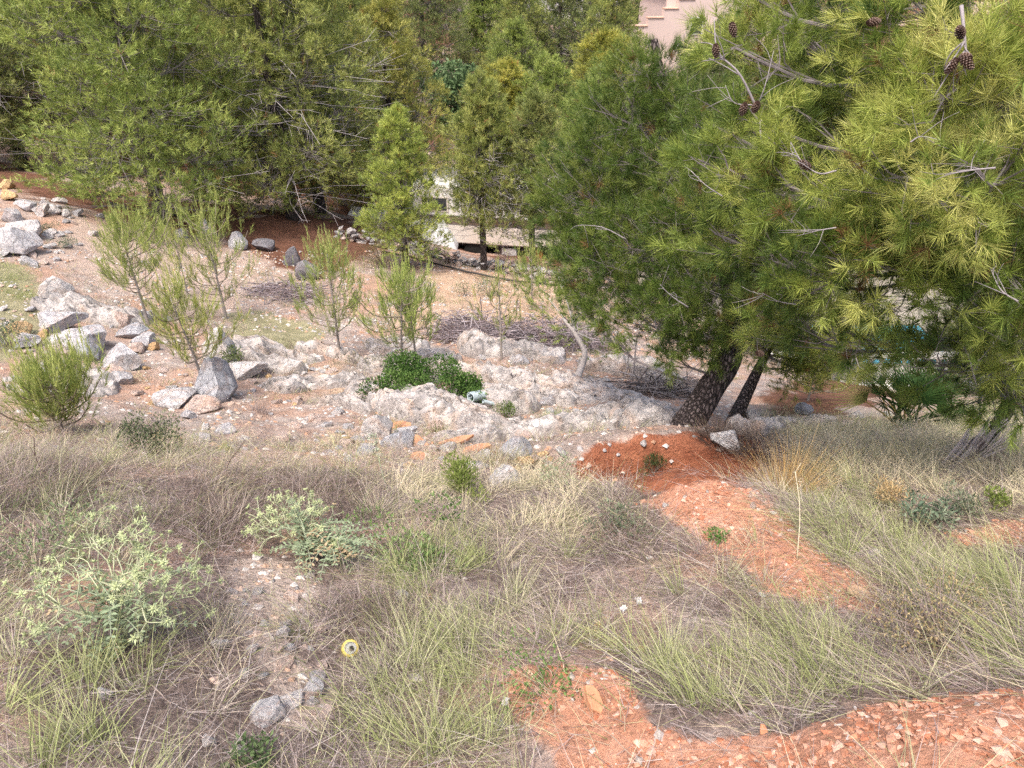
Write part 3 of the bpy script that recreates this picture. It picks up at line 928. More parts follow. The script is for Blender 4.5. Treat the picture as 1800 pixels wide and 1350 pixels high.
# pebbles and crumbs: uncountable
OCT_V = np.array([[1, 0, 0], [-1, 0, 0], [0, 1, 0], [0, -1, 0], [0, 0, 1], [0, 0, -1.0]])
OCT_T = np.array([[0, 2, 4], [2, 1, 4], [1, 3, 4], [3, 0, 4], [2, 0, 5], [1, 2, 5], [3, 1, 5], [0, 3, 5]])
def pebbles(mb, P, size, col):
    n = len(P)
    V = OCT_V[None] * (1 + rng.uniform(-0.35, 0.35, (n, 6, 3)))
    V = V * size[:, None, None] * np.stack([np.ones(n), rng.uniform(0.6, 1, n), rng.uniform(0.45, 0.8, n)], -1)[:, None, :]
    th = rng.random(n) * 6.28; c, s = np.cos(th)[:, None], np.sin(th)[:, None]
    V = np.stack([V[..., 0] * c - V[..., 1] * s, V[..., 0] * s + V[..., 1] * c, V[..., 2]], -1) + P[:, None, :]
    T = (OCT_T[None] + (np.arange(n) * 6)[:, None, None]).reshape(-1, 3)
    mb.add(V.reshape(-1, 3), T, None, np.repeat(col, 6, 0))
def scatter(n, xr, yr):
    x = rng.uniform(*xr, n); y = rng.uniform(*yr, n)
    return np.stack([x, y, H(x, y)], -1)
mb = MB()
P = scatter(14000, (-9, 5), (4.6, 17.5)); u_, v_ = proj(P)
k_ = (v_ > 440) & (u_ > -150) & (u_ < 1300) & (fbm(xyn(P[:, 0], P[:, 1], 1.2, 6.6), 3) > -0.15); P = P[k_]
pal = np.array([(0.55, 0.52, 0.50), (0.62, 0.58, 0.55), (0.52, 0.40, 0.33), (0.50, 0.30, 0.20), (0.40, 0.38, 0.38)])
pebbles(mb, P, rng.uniform(0.012, 0.04, len(P)), pal[rng.integers(5, size=len(P))] * rng.uniform(0.75, 1.1, (len(P), 1)))
P = scatter(14000, (-3.2, 4.2), (1.0, 5.2)); P = P[zone_soft('gravel', P) + rng.normal(0, 0.25, len(P)) > 0.45]
pebbles(mb, P, 0.006 + 0.024 * rng.random(len(P)) ** 2.5, np.array([(0.60, 0.55, 0.52), (0.64, 0.60, 0.57), (0.58, 0.44, 0.36), (0.56, 0.38, 0.28)])[rng.integers(4, size=len(P))] * rng.uniform(0.75, 1.05, (len(P), 1)))
pb = obj('pebbles', mb.mesh('pebbles', M_PEB)); pb['kind'] = 'stuff'; pb['label'] = 'scattered pale and pinkish pebbles over the slope'; pb['category'] = 'pebbles'
mb = MB()
P = scatter(60000, (-1.2, 3.2), (0.9, 5.9)); P = P[(zone('red', P, 15) > 0.5)]
redp = np.array([(0.52, 0.25, 0.16), (0.58, 0.32, 0.225), (0.62, 0.40, 0.31), (0.44, 0.185, 0.11), (0.50, 0.44, 0.40)])
pebbles(mb, P, 0.004 + 0.02 * rng.random(len(P)) ** 3, redp[rng.choice(5, size=len(P), p=(0.28, 0.27, 0.2, 0.2, 0.05))] * rng.uniform(0.8, 1.1, (len(P), 1)))
P = scatter(16000, (0.3, 3.0), (0.9, 2.0)); P = P[zone('red', P, 15) > 0.5]
pebbles(mb, P, 0.004 + 0.015 * rng.random(len(P)) ** 3, redp[rng.choice(5, size=len(P), p=(0.34, 0.26, 0.11, 0.26, 0.03))] * rng.uniform(0.7, 1.05, (len(P), 1)))
pb = obj('earth_clods', mb.mesh('earth_clods', M_PEB)); pb['kind'] = 'stuff'; pb['label'] = 'crumbled red earth clods on bare soil'; pb['category'] = 'soil clods'

# ------------------------------------------------------------------ low dry-stone terrace wall
wl = thing('dry_stone_wall', 'low dry-stone terrace wall of pale rubble below the white caravan', 'wall', G(830, 470))
wo_ = np.array(wl.location)
wpath = spline([G(*p) for p in ((600, 418), (660, 430), (720, 442), (790, 460), (850, 472), (910, 484), (960, 494), (1020, 505))], 80)
for i in range(80):
    for c_ in range(3):
        if c_ == 2 and rng.random() < 0.4: continue
        p = wpath[i] + np.array([rng.normal(0, 0.04), rng.normal(0, 0.07), 0])
        w = rng.uniform(0.07, 0.13)
        o = obj('stone', ROCKS[rng.integers(8)], wl, p - wo_ + np.array([0, 0, 0.03 + c_ * 0.10]), (rng.uniform(-.4, .4), rng.uniform(-.4, .4), rng.uniform(0, 6)), (w, w * 0.8, w * rng.uniform(0.6, 0.9)))
        tn = np.array((PINK, WHITE, GREY)[rng.integers(3)]) * rng.uniform(0.85, 1.1); o.color = (*tn, 1)

# black irrigation hose on the bank and pipe by the litter
M_HOSE = mat_plain('black_plastic', (0.022, 0.02, 0.02), 0.5, 0.4, 0.2)
mb = MB(); hp = spline([G(*p) + np.array([0, 0, 0.05]) for p in ((672, 446), (710, 452), (760, 466), (800, 476), (850, 488), (900, 497), (960, 503), (1010, 508))], 60)
hp[:, 2] += 0.012 * vnoise(hp * 3)
tube(mb, hp, 0.022, 8)
tag(obj('hose', mb.mesh('hose', M_HOSE, True, hp[0]), None, hp[0]), 'thin black irrigation hose running along the orange bank', 'hose')
mb = MB(); hp = spline([G(*p) + np.array([0, 0, 0.08]) for p in ((190, 362), (230, 372), (290, 383), (350, 386))], 30)
tube(mb, hp, 0.035, 8)
tag(obj('pipe', mb.mesh('pipe', M_HOSE, True, hp[0]), None, hp[0]), 'dark pipe lying on red litter under the bright green pine', 'pipe')

# broken grey plastic pipes on the limestone ridge
M_PVC = mat_plain('grey_pvc', (0.46, 0.54, 0.56), 0.45, 0.4, 0.18, 14)
def pipe(a, b, r, label, lift=(0.10, 0.12)):
    pa = G(*a); pb_ = G(*b); pa[2] += lift[0]; pb_[2] += lift[1]
    d = norm(pb_ - pa); n = 14
    bm_ = MB()
    outer = pa + (pb_ - pa) * np.linspace(0, 1, n)[:, None]
    tube(bm_, outer, r, 14, None, cap=False)
    tube(bm_, outer[::-1], r * 0.86, 14, None, cap=False)
    aa, bb = frame(d[None]); th = np.arange(14) / 14 * 6.2832
    for q in (pa, pb_):
        ring = aa * np.cos(th)[:, None] + bb * np.sin(th)[:, None]
        V = np.concatenate([q + ring * r, q + ring * r * 0.86])
        j = np.arange(14); k2 = (j + 1) % 14
        bm_.add(V, None, np.stack([j, k2, 14 + k2, 14 + j], -1))
    tube(bm_, np.array([pb_ - d * 0.09, pb_ - d * 0.005]), r * 1.18, 14, None, cap=False)
    tag(obj('plastic_pipe', bm_.mesh('plastic_pipe', M_PVC, True, pa, 40), None, pa), label, 'pipe')
pipe((826, 716), (888, 700), 0.035, 'longest grey plastic pipe lying on the limestone ridge', (0.16, 0.14))
pipe((828, 722), (862, 712), 0.05, 'short thick grey plastic pipe beside the longest one', (0.17, 0.15))
pipe((850, 724), (884, 722), 0.022, 'thin bluish pipe under the thick plastic pipe', (0.14, 0.06))
pipe((886, 716), (900, 709), 0.02, 'short pale pipe offcut near the green grass tuft', (0.05, 0.05))

# ------------------------------------------------------------------ pines
def crown_arrays(lobes, trunk, crown, wood, ncl, per_cl, per, nl, shoot, width, pal, brown=0.02, twig_r=0.004, limb_r=0.02, wcol=(0.30, 0.27, 0.27), up=0.45, csize=0.42, twf=1.0, lobe_tone=None):
    """lobes: (centre, (rx,ry,rz), density). Foliage clusters on branches that reach out from the trunk into each lobe"""
    pal = np.asarray(pal, float)
    for li_, (c, r, dens) in enumerate(lobes):
        c = np.asarray(c, float); r = np.asarray(r, float)
        # limb from the trunk
        below = trunk[trunk[:, 2] < c[2] - 0.15 * r[2]]
        tp = below if len(below) else trunk[:1]
        root = tp[np.argmin(((tp - c) ** 2).sum(-1) + 0.3 * (tp[:, 2] - c[2]) ** 2)]
        mid = root * 0.45 + c * 0.55 - np.array([0, 0, 0.12 * np.linalg.norm(c - root)])
        limb = spline([root, mid, c], 9) + rng.normal(0, 0.012, (9, 3)) * r.mean()
        tube(wood, limb, np.linspace(limb_r, limb_r * 0.45, 9), 5, wcol, cap=False)
        n = max(3, int(ncl * dens))
        d = randunit(n); d[:, 2] = d[:, 2] * 0.9 + 0.12; d = norm(d)
        rr = (0.35 + 0.72 * rng.random(n) ** 0.5) * (1 + 0.25 * fbm(d * 1.8 + c, 2))
        B = c + d * r * rr[:, None]
        # branches: two-piece, from a point on the limb
        S = limb[rng.integers(4, 9, n)]
        Mi = S * 0.5 + B * 0.5 + rng.normal(0, 0.06, (n, 3)) * r.mean() - np.array([0, 0, 0.08]) * r.mean()
        twigs(wood, S, Mi, limb_r * 0.4, limb_r * 0.26, wcol); twigs(wood, Mi, B, limb_r * 0.26, twig_r, wcol)
        m = n * per_cl
        off = rng.normal(0, 1, (m, 3)) * r * csize * 0.5
        f = rng.random((m, 1)) ** 0.7
        Bc = np.repeat(B, per_cl, 0); dc = np.repeat(d, per_cl, 0)
        Mc = np.repeat(Mi, per_cl, 0); g = 0.25 + 0.75 * f
        start = Bc * g + Mc * (1 - g) - (Bc - Mc) * 0.12
        tb = Bc * g + Mc * (1 - g) + off * (1.25 - 0.75 * f)
        ax = norm(dc * 0.35 + norm(Bc - Mc) * 0.5 + norm(off) * 0.45 + np.array([0, 0, up]) + rng.normal(0, 0.28, (m, 3)))
        kt = rng.random(m) < twf
        twigs(wood, start[kt], tb[kt], twig_r, twig_r * 0.6, wcol)
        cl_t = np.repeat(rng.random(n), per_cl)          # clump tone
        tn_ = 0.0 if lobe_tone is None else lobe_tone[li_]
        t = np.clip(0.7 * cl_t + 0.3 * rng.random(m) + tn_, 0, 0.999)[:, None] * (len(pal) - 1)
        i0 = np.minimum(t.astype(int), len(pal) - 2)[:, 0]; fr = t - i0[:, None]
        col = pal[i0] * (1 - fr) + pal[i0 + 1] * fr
        bn = rng.random(m) < brown
        col[bn] = np.array([0.22, 0.13, 0.06]) * rng.uniform(0.7, 1.2, (bn.sum(), 1))
        needles(crown, tb, ax, per, nl, shoot, width, col, tipcol=np.array([1.2, 1.16, 0.95]))

# --- mid and far pines: four shapes, copied with their own size, turn and tint
PAL_MID = [(0.11, 0.14, 0.045), (0.20, 0.235, 0.075), (0.31, 0.335, 0.115), (0.42, 0.425, 0.17)]
def pine_shape(seed, h, wide, nlobes, low, lean=0.05, grey=False, ncl=30, top=0.6):
    global rng
    keep = rng; rng = np.random.default_rng(seed)
    tr = spline([(0, 0, -0.3), (lean * h * 0.3, 0, h * 0.3), (lean * h * 0.2, lean * h * 0.3, h * 0.65), (0, 0, h * 0.97)], 24)
    tb = MB(); tube(tb, tr, np.linspace(0.024 * h, 0.004 * h, 24), 9, (1, 1, 1), bark=0.05)
    cr, wd = MB(), MB()
    lobes = []
    for k in range(nlobes):
        f = low + (1 - low) * ((k + 0.5) / nlobes) ** 0.9
        R = wide * h * (1 - f) ** top * (0.8 + 0.2 * sstep(low - 0.1, low + 0.22, f)) * rng.uniform(0.7, 1.1)
        a = k * 2.4 + rng.uniform(-0.4, 0.4)
        rad_ = h * (0.07 + 0.075 * (1 - f)) * rng.uniform(0.75, 1.25)
        q = np.array([R * math.cos(a) * 0.75, R * math.sin(a) * 0.75, f * h * 0.97]) + np.interp(f * h, tr[:, 2], tr[:, 0]) * np.array([1, 0, 0])
        lobes.append((q, (rad_ * 1.25, rad_ * 1.25, rad_ * 0.95), rad_ / (0.13 * h)))
    lobes.append((np.array([0, 0, h * 0.95]), (h * 0.06, h * 0.06, h * 0.09), 0.5))
    crown_arrays(lobes, tr, cr, wd, ncl, 12, 13, 0.12, 0.11, 0.013, PAL_MID, 0.010, 0.003, 0.022, (0.20, 0.18, 0.17), 0.7, 0.27, twf=0.3)
    # bare grey twigs in the lower crown
    nb = 130 if grey else 36
    a = rng.random(nb) * 6.28; f = low * 0.6 + rng.random(nb) * (0.45 if grey else 0.3)
    S = np.stack([np.interp(f * h, tr[:, 2], tr[:, 0]), np.zeros(nb), f * h], -1)
    D = np.stack([np.cos(a), np.sin(a), rng.uniform(-0.15, 0.35, nb)], -1)
    E = S + D * (wide * h * rng.uniform(0.5, 1.0, (nb, 1)))
    Mi = (S + E) / 2 + rng.normal(0, 0.1, (nb, 3))
    wc = (0.34, 0.31, 0.32)
    twigs(wd, S, Mi, 0.011, 0.007, wc); twigs(wd, Mi, E, 0.007, 0.003, wc)
    for _ in range(4 if grey else 2):
        q = Mi + (E - Mi) * rng.random((nb, 1)); twigs(wd, q, q + norm(D + rng.normal(0, 0.8, (nb, 3))) * rng.uniform(0.2, 0.5, (nb, 1)), 0.004, 0.002, wc)
    rng = keep
    return tb.mesh('trunk', M_BARKFAR, True), cr.mesh('crown', M_NEEDLE), wd.mesh('branches', M_TWIG)
SHAPES = [pine_shape(1, 6.5, 0.43, 32, 0.07, 0.03), pine_shape(2, 6.5, 0.42, 30, 0.13, 0.06, True), pine_shape(3, 5.5, 0.30, 22, 0.15, -0.04), pine_shape(4, 5.0, 0.30, 20, 0.34, 0.08, True)]
SH_H = [6.5, 6.5, 5.5, 5.0]
def pine(p, h, k, label, tint=(1, 1, 1), rotz=None, wide=1.0, group=None):
    t = thing('pine_tree', label, 'tree', p, group, rng.uniform(0, 6.28) if rotz is None else rotz, (h / SH_H[k] * wide, h / SH_H[k] * wide, h / SH_H[k]))
    for nme, me in zip(('trunk', 'crown', 'branches'), SHAPES[k]):
        o = obj(nme, me, t); o.color = (*tint, 1)
    return t
BRIGHT, OLIVE, DULL, DEEP, YEL = (1.05, 1.18, 0.95), (1.15, 1.18, 1.08), (0.97, 1.0, 1.02), (0.8, 0.86, 0.95), (1.45, 1.32, 0.95)
pine(G(285, 396), 6.6, 0, 'bright green bushy pine with low crown over red litter', BRIGHT, 0.5)
pine(G(515, 386), 6.6, 1, 'olive green pine with bare grey lower twigs on red litter', OLIVE, 2.0)
pine(G(565, 376), 6.9, 1, 'taller grey-twigged pine close behind the olive green one', OLIVE, 4.4)
pine(GY(700, 22.5), 6.0, 0, 'yellowish olive pine beside the gap to the far slope', (1.25, 1.15, 0.95), 1.1)
pine(GY(640, 25), 7.2, 0, 'broad olive pine behind the yellowish one', OLIVE, 3.0)
pine(GY(40, 21), 7.0, 1, 'dark pine above the stone heap', DULL, 0.3)
pine(GY(-90, 20), 7.2, 0, 'dark bushy pine beyond the stone heap', DULL)
pine(GY(150, 25), 8.2, 0, 'tall dull green pine behind the bright green pine', DULL)
pine(GY(390, 25), 8.0, 0, 'tall pine between the bright green and olive pines', (1.0, 1.0, 0.95))
pine(GY(0, 28), 8.5, 1, 'tall shaded pine at the back of the grove', DEEP)
pine(GY(520, 29), 8.5, 0, 'tall pine at the back of the olive grove', OLIVE)
pine(G(716, 470), 3.3, 2, 'young bright green pine before the white caravan', (1.35, 1.45, 1.1), 0.4, 1.0)
pine(G(851, 474), 4.1, 3, 'thin-trunked pine standing close to the caravan side', OLIVE, 1.9, 0.85)
pine(G(940, 486), 4.0, 3, 'leaning grey-twigged pine beside the caravan', DULL, 3.6, 0.95)
pine(GY(890, 25.5), 5.0, 2, 'yellow-green pine just behind the caravan', YEL, 0.9, 1.25)
pine(GY(960, 24.5), 5.6, 0, 'rounded pine behind the leaning grey-twigged one', BRIGHT, 2.9)
pine(GY(1035, 22.5), 5.6, 0, 'dense green pine between caravan and the big leaning pine', (0.95, 1.1, 0.95), 1.6, 1.1)
pine(GY(1110, 25), 5.8, 0, 'pine close behind the crown of the big leaning pine', OLIVE, 4.0)
pine(GY(1050, 29), 6.2, 2, 'light olive pine with upright tips in the hollow', YEL, 5.0, 1.3)
pine(GY(905, 33), 5.5, 0, 'green pine beyond the yellow-green one', BRIGHT)
pine(GY(850, 50), 6.0, 2, 'slim pine on the far slope beside the carob', BRIGHT, 1.0, 1.3)
pine(GY(748, 46), 7.5, 0, 'dark pine on the far slope above bare earth', DEEP)
pine(GY(915, 45), 6.4, 0, 'green pine on the far slope beside the carob', OLIVE)
pine(GY(985, 47), 8.0, 1, 'dark shaded pine on the far slope', DEEP)
pine(GY(1065, 44), 7.6, 0, 'broad green pine in front of the pink house', OLIVE)
pine(GY(1030, 54), 8.5, 0, 'dark tall pine between the two far houses', DEEP)
pine(GY(860, 55), 8.0, 1, 'dark pine high on the far slope', DEEP)
pine(GY(660, 38), 7.0, 0, 'dull pine at the foot of the far slope', DULL)
k0 = 0
for (u, y) in ((-60, 34), (120, 36), (260, 33), (420, 37), (560, 40), (640, 52), (300, 50), (60, 55), (450, 60), (-220, 30), (-300, 45), (760, 66), (880, 72), (950, 78), (1250, 52), (1330, 44), (1420, 50), (1500, 42), (1600, 48),
               (1720, 42), (1820, 50), (1950, 40), (1250, 34), (1380, 32), (2000, 55), (1200, 70), (560, 75), (200, 75), (1120, 82), (1010, 88), (820, 90), (1400, 75), (1650, 70)):
    pine(GY(u, y), rng.uniform(6.5, 8.5), k0 % 2, 'distant pine of the wood beyond the grove', DEEP if k0 % 3 else DULL, None, 1.1, 'pines of the wood beyond the grove')
    k0 += 1

pine(GY(1400, 15.5), 4.8, 0, 'dark pine beyond the red slope beside the pool', DEEP, 0.7)
pine(GY(1500, 23), 6.0, 0, 'pine beyond the pool terrace', DEEP, 2.2)
pine(GY(1690, 15), 4.6, 0, 'dark pine hiding one end of the balustrade', DEEP, 3.3, 0.8)
pine(GY(1830, 13.5), 4.8, 1, 'dark pine below the light green pine', DEEP, 1.3)
pine(GY(1250, 20), 5.0, 0, 'pine behind the trunk of the leaning pine', DULL, 5.3)
pine(GY(1620, 25), 6.5, 0, 'taller pine beyond the pool terrace', DULL, 4.1)

pine(GY(1590, 27), 6.5, 0, 'dull pine at the far edge of the pool terrace', DEEP, 0.2)
pine(GY(1700, 21), 5.5, 0, 'shaded pine past the end of the pool terrace', DEEP, 2.6)

# --- saplings with upright bright shoots
PAL_SAP = [(0.17, 0.22, 0.06), (0.28, 0.34, 0.09), (0.40, 0.45, 0.14), (0.50, 0.54, 0.20)]
def sapling_shape(seed, h, spread, nbr, low, lean=(0, 0), bush=False, per=26, tufts=7):
    global rng
    keep = rng; rng = np.random.default_rng(seed)
    lean = np.array([lean[0], lean[1], 0.0])
    tr = spline([np.array([0, 0, -0.08]), lean * 0.35 + [0, 0, h * 0.4], lean + [0, 0, h]], 14)
    tb, cr = MB(), MB()
    tube(tb, tr, np.linspace(0.020 * h ** 0.5, 0.005, 14), 7, (0.30, 0.27, 0.25))
    pal = np.array(PAL_SAP); a0 = rng.random() * 6.28
    nbr = int(nbr * 0.62)
    for k in range(nbr):
        f = low + (0.97 - low) * (k + rng.random()) / nbr
        s = np.array([np.interp(f * h, tr[:, 2], tr[:, i]) for i in range(3)])
        a = k * 2.4 + rng.uniform(-0.5, 0.5)
        R = spread * h * (1.05 - f) ** 0.55 * rng.uniform(0.35, 1.2) * (1 + 0.3 * math.cos(a - a0)) * (0.45 + 0.55 * sstep(low - 0.15, low + 0.2, f))
        up_ = rng.uniform(0.35, 0.8) * R + (0.10 * h if bush else 0.04 * h)
        e = s + np.array([math.cos(a) * R, math.sin(a) * R, up_])
        md = (s + e) / 2 + np.array([math.cos(a), math.sin(a), 0]) * R * 0.12 - np.array([0, 0, 0.18 * up_])
        br = spline([s, md, e], 7)
        tube(tb, br, np.linspace(0.009, 0.004, 7), 4, (0.30, 0.25, 0.20), cap=False)
        n = int(tufts * 0.75) + int(4 * R / (spread * h))
        t = 0.25 + 0.75 * rng.random(n) ** 0.7
        B = np.stack([np.interp(t * 6, np.arange(7), br[:, i]) for i in range(3)], -1) + rng.normal(0, 0.035, (n, 3))
        tg = norm(e - md)
        ax = norm(tg * 0.6 + np.array([0, 0, 0.75]) + rng.normal(0, 0.3, (n, 3)))
        tone = np.clip(0.15 + 0.5 * rng.random(n) + 0.3 * t, 0, 0.999) * 3
        col = pal[tone.astype(int)]
        needles(cr, B, ax, per, 0.10, 0.15, 0.0045, col, 10, 36)
        # upright candles
        if rng.random() < 0.75:
            q = 2 + (rng.random() < 0.5)
            Bc = e + rng.normal(0, 0.03, (q, 3))
            needles(cr, Bc, np.array([[0, 0, 1.0]]) + rng.normal(0, 0.13, (q, 3)), 36, 0.05, rng.uniform(0.18, 0.42), 0.0048, np.repeat(pal[3:4] * np.array([1.05, 1.05, 0.95]), q, 0), 8, 20)
    q = 5
    Bc = tr[-1] + rng.normal(0, 0.04, (q, 3))
    needles(cr, Bc, np.array([[0, 0, 1.0]]) + rng.normal(0, 0.13, (q, 3)), 60, 0.05, 0.34, 0.0048, np.repeat(pal[3:4], q, 0), 8, 20)
    rng = keep
    return tb.mesh('trunk', M_TWIG, True), cr.mesh('foliage', M_NEEDLE)
def sapling(px, h, shape, label, rotz=0.0, tint=(1, 1, 1), sc=1.0):
    t = thing('pine_sapling', label, 'sapling', G(*px), None, rotz, sc)
    for nme, me in zip(('trunk', 'foliage'), shape):
        o = obj(nme, me, t); o.color = (*tint, 1)
    return t
sapling((262, 572), 0, sapling_shape(11, 1.42, 0.56, 60, 0.30, (-0.06, 0), tufts=8), 'sapling with pale bare stem above the grey slab rock', 0.0)
sapling((398, 560), 0, sapling_shape(12, 1.5, 0.56, 60, 0.16, (0.02, 0.1)), 'feathery sapling with long upright shoots before red litter', 1.0)
sapling((366, 694), 0, sapling_shape(13, 1.15, 0.50, 46, 0.30, (-0.16, 0.0)), 'slender sapling growing against the dark angular boulder', 0.0, (1.05, 1.0, 1.0))
sapling((598, 628), 0, sapling_shape(14, 1.5, 0.46, 54, 0.20, (0.0, 0)), 'narrow sapling behind the pale rounded bedrock slab', 2.0, (0.92, 0.95, 0.95))
sapling((706, 650), 0, sapling_shape(15, 1.3, 0.62, 66, 0.22, (0.10, 0.0)), 'wide sapling standing behind the dark green shrub', 0.0, (0.95, 1.0, 0.9))
sapling((732, 640), 0, sapling_shape(16, 1.1, 0.40, 26, 0.3, (0.05, 0)), 'smaller sapling close beside the wide one', 3.0, (0.85, 0.95, 0.85))
sapling((108, 758), 0, sapling_shape(17, 0.50, 1.0, 80, 0.10, (0.10, 0.0), True, 24, 7), 'low spreading pine bush on the rubble', 0.0)
sapling((882, 632), 0, sapling_shape(18, 1.15, 0.36, 18, 0.25, (0.06, 0), tufts=3), 'sparse thin sapling between the brush piles', 2.2, (0.9, 0.9, 0.85))
sapling((935, 545), 0, sapling_shape(19, 1.1, 0.42, 30, 0.12, (-0.05, 0)), 'young pine on the orange bank below the stone wall', 1.2)
sapling((985, 500), 0, sapling_shape(20, 1.0, 0.4, 22, 0.1, (0, 0)), 'small bright pine at the end of the stone wall', 0.4)
sapling((1018, 592), 0, sapling_shape(21, 1.4, 0.34, 26, 0.2, (-0.5, 0.2)), 'sapling hanging over the wider brush pile', 0.0, (0.8, 0.9, 0.8))
sapling((330, 520), 0, sapling_shape(22, 1.0, 0.34, 18, 0.15, (0, 0), tufts=4), 'small pale pine between two larger saplings', 1.5, (1.0, 0.95, 1.0))
sapling((1420, 705), 0, sapling_shape(23, 0.7, 0.9, 60, 0.1, (0, 0), True), 'low yellow-green pine on the red slope', 1.0, (1.1, 1.0, 0.8))

# leaning bare trunk behind the ridges
mb = MB()
tp = [G(1010, 688)] + [at(u, v, s) for u, v, s in ((1018, 655, 10.1), (1028, 622, 10.15), (1012, 588, 10.2), (990, 560, 10.3))]
tp = spline(tp, 16)
tube(mb, tp, np.linspace(0.055, 0.02, 16), 8, (0.40, 0.36, 0.34), bark=0.12)
for e in ((960, 520, 10.5), (1030, 540, 10.1), (1060, 575, 10.0), (985, 500, 10.4), (1045, 600, 10.0)):
    q = tp[rng.integers(7, 14)]; tube(mb, spline([q, (q + at(*e)) / 2 + rng.normal(0, .05, 3), at(*e)], 7), np.linspace(0.015, 0.005, 7), 5, (0.38, 0.35, 0.33))
t = thing('pine_sapling', 'crooked pale-barked young pine leaning over the limestone ledge', 'sapling', tp[0])
obj('trunk', mb.mesh('trunk', M_TWIG, True, tp[0]), t)
cr = MB()
for c_, r_, n_ in (((955, 520), 42, 60), ((990, 548), 45, 60), ((1020, 560), 40, 45), ((930, 480), 30, 30), ((1055, 600), 30, 30)):
    q = at(*c_, 10.4); B = q + rng.normal(0, 1, (n_, 3)) * r_ * 10.4 / FPX * 0.6
    needles(cr, B, norm(B - q + np.array([-0.1, 0, 0.3])), 24, 0.085, 0.09, 0.0048, np.array(PAL_SAP)[rng.integers(0, 3, n_)] * np.array([0.9, 0.95, 0.8]), 15, 50)
obj('foliage', cr.mesh('foliage', M_NEEDLE, False, tp[0]), t)

# thin dead stems beside it
for (a, b, lab) in (((1108, 668), (1118, 606), 'thin dead stem beside the crooked young pine'), ((1097, 664), (1106, 612), 'thinner dead stem paired with another near the ledge')):
    g = G(*a); mb = MB(); e = at(b[0], b[1], np.linalg.norm(g) - 0.05)
    st = spline([g - [0, 0, .05], (g + e) / 2 + rng.normal(0, .03, 3), e], 9); tube(mb, st, np.linspace(0.02, 0.009, 9), 6, (0.33, 0.30, 0.29), bark=.1)
    for _ in range(6):
        q = st[rng.integers(3, 9)]; tube(mb, spline([q, q + rng.normal(0, .12, 3) + [0, 0, .1]], 3), [0.006, 0.004, 0.002], 4, (0.33, 0.30, 0.29))
    tag(obj('dead_stem', mb.mesh('dead_stem', M_TWIG, True, g), None, g), lab, 'dead stem')

# --- the two big pines on the right
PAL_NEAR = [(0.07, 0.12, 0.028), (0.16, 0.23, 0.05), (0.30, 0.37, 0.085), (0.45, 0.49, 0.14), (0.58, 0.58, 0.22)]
PAL_DARK = [(0.045, 0.080, 0.018), (0.090, 0.145, 0.030), (0.155, 0.215, 0.045), (0.24, 0.28, 0.07)]
PAL_YEL = [(0.09, 0.13, 0.03), (0.20, 0.24, 0.05), (0.30, 0.32, 0.07)]
def big_pine(label, base_px, path, r0, lobes, pal, ncl, per_cl, per, width, brown, name='pine_tree', bark=0.05, nl=0.085, limb=0.022):
    b = GY(*base_px[1:]) if base_px[0] == 'y' else G(*base_px)
    pts = [b - np.array([0, 0, 0.12]), b] + [at(*q) for q in path]
    tr = spline(pts, 60)
    s = np.linspace(0, 1, 60)
    rr = r0 * (1 - 0.78 * s) * (1 + 0.45 * np.exp(-s * 22))
    t = thing(name, label, 'tree', b)
    mb = MB(); tube(mb, tr, rr, 20, (1, 1, 1), bark=bark)
    obj('trunk', mb.mesh('trunk', M_BARK, True, b), t)
    L = []
    for (u, v, s_, rpx) in lobes:
        r_ = rpx * s_ / FPX
        L.append((at(u, v, s_), (r_, r_, r_ * 0.92), (r_ / 0.38) ** 2))
    tone = [(0.16 if s_ < 4.5 else -0.22 if (s_ > 5.05 or v > 430) else -0.05) if pal is PAL_NEAR else 0.0 for (u, v, s_, rpx) in lobes]  # front boughs lightened, deep and low ones darkened: crown shade painted into needles
    cr, wd = MB(), MB()
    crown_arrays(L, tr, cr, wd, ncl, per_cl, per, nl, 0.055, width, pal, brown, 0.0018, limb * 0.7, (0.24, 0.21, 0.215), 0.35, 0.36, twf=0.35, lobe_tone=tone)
    obj('crown', cr.mesh('crown', M_NEEDLE, False, b), t)
    obj('branches', wd.mesh('branches', M_TWIG, False, b), t)
    return t, b
P1, b1 = big_pine('large dark pine leaning over the pit of red earth', ('y', 1206, 5.85), ((1248, 685, 7.15), (1288, 605, 7.05), (1275, 450, 7.3), (1205, 300, 7.6), (1165, 150, 7.8), (1150, 70, 7.9)), 0.155,
    [(1145, 130, 7.8, 80), (1110, 215, 7.8, 100), (1040, 265, 8.0, 75), (1045, 345, 7.9, 105), (1130, 420, 7.5, 125), (1045, 460, 7.8, 85), (1185, 300, 7.4, 115), (1150, 560, 7.2, 95), (1245, 505, 7.0, 115),
     (1235, 585, 6.9, 62), (1085, 520, 7.6, 80), (1250, 380, 6.9, 115), (990, 400, 8.1, 55), (975, 310, 8.2, 45), (1180, 620, 7.1, 45), (1200, 190, 7.6, 80), (1320, 560, 7.0, 80), (1340, 450, 6.9, 100), (1020, 540, 7.8, 50)],
    PAL_DARK, 19, 9, 40, 0.0036, 0.02, nl=0.095)
P1b, b1b = big_pine('thin dark-barked pine leaning parallel to the large one', (1287, 748), ((1318, 680, 8.5), (1348, 620, 8.6), (1380, 560, 8.6)), 0.10,
    [(1395, 640, 8.6, 60), (1440, 625, 8.6, 55), (1340, 610, 8.4, 55), (1480, 650, 8.5, 40), (1420, 560, 8.4, 80), (1520, 620, 8.2, 60)], PAL_YEL, 24, 8, 30, 0.0034, 0.02)
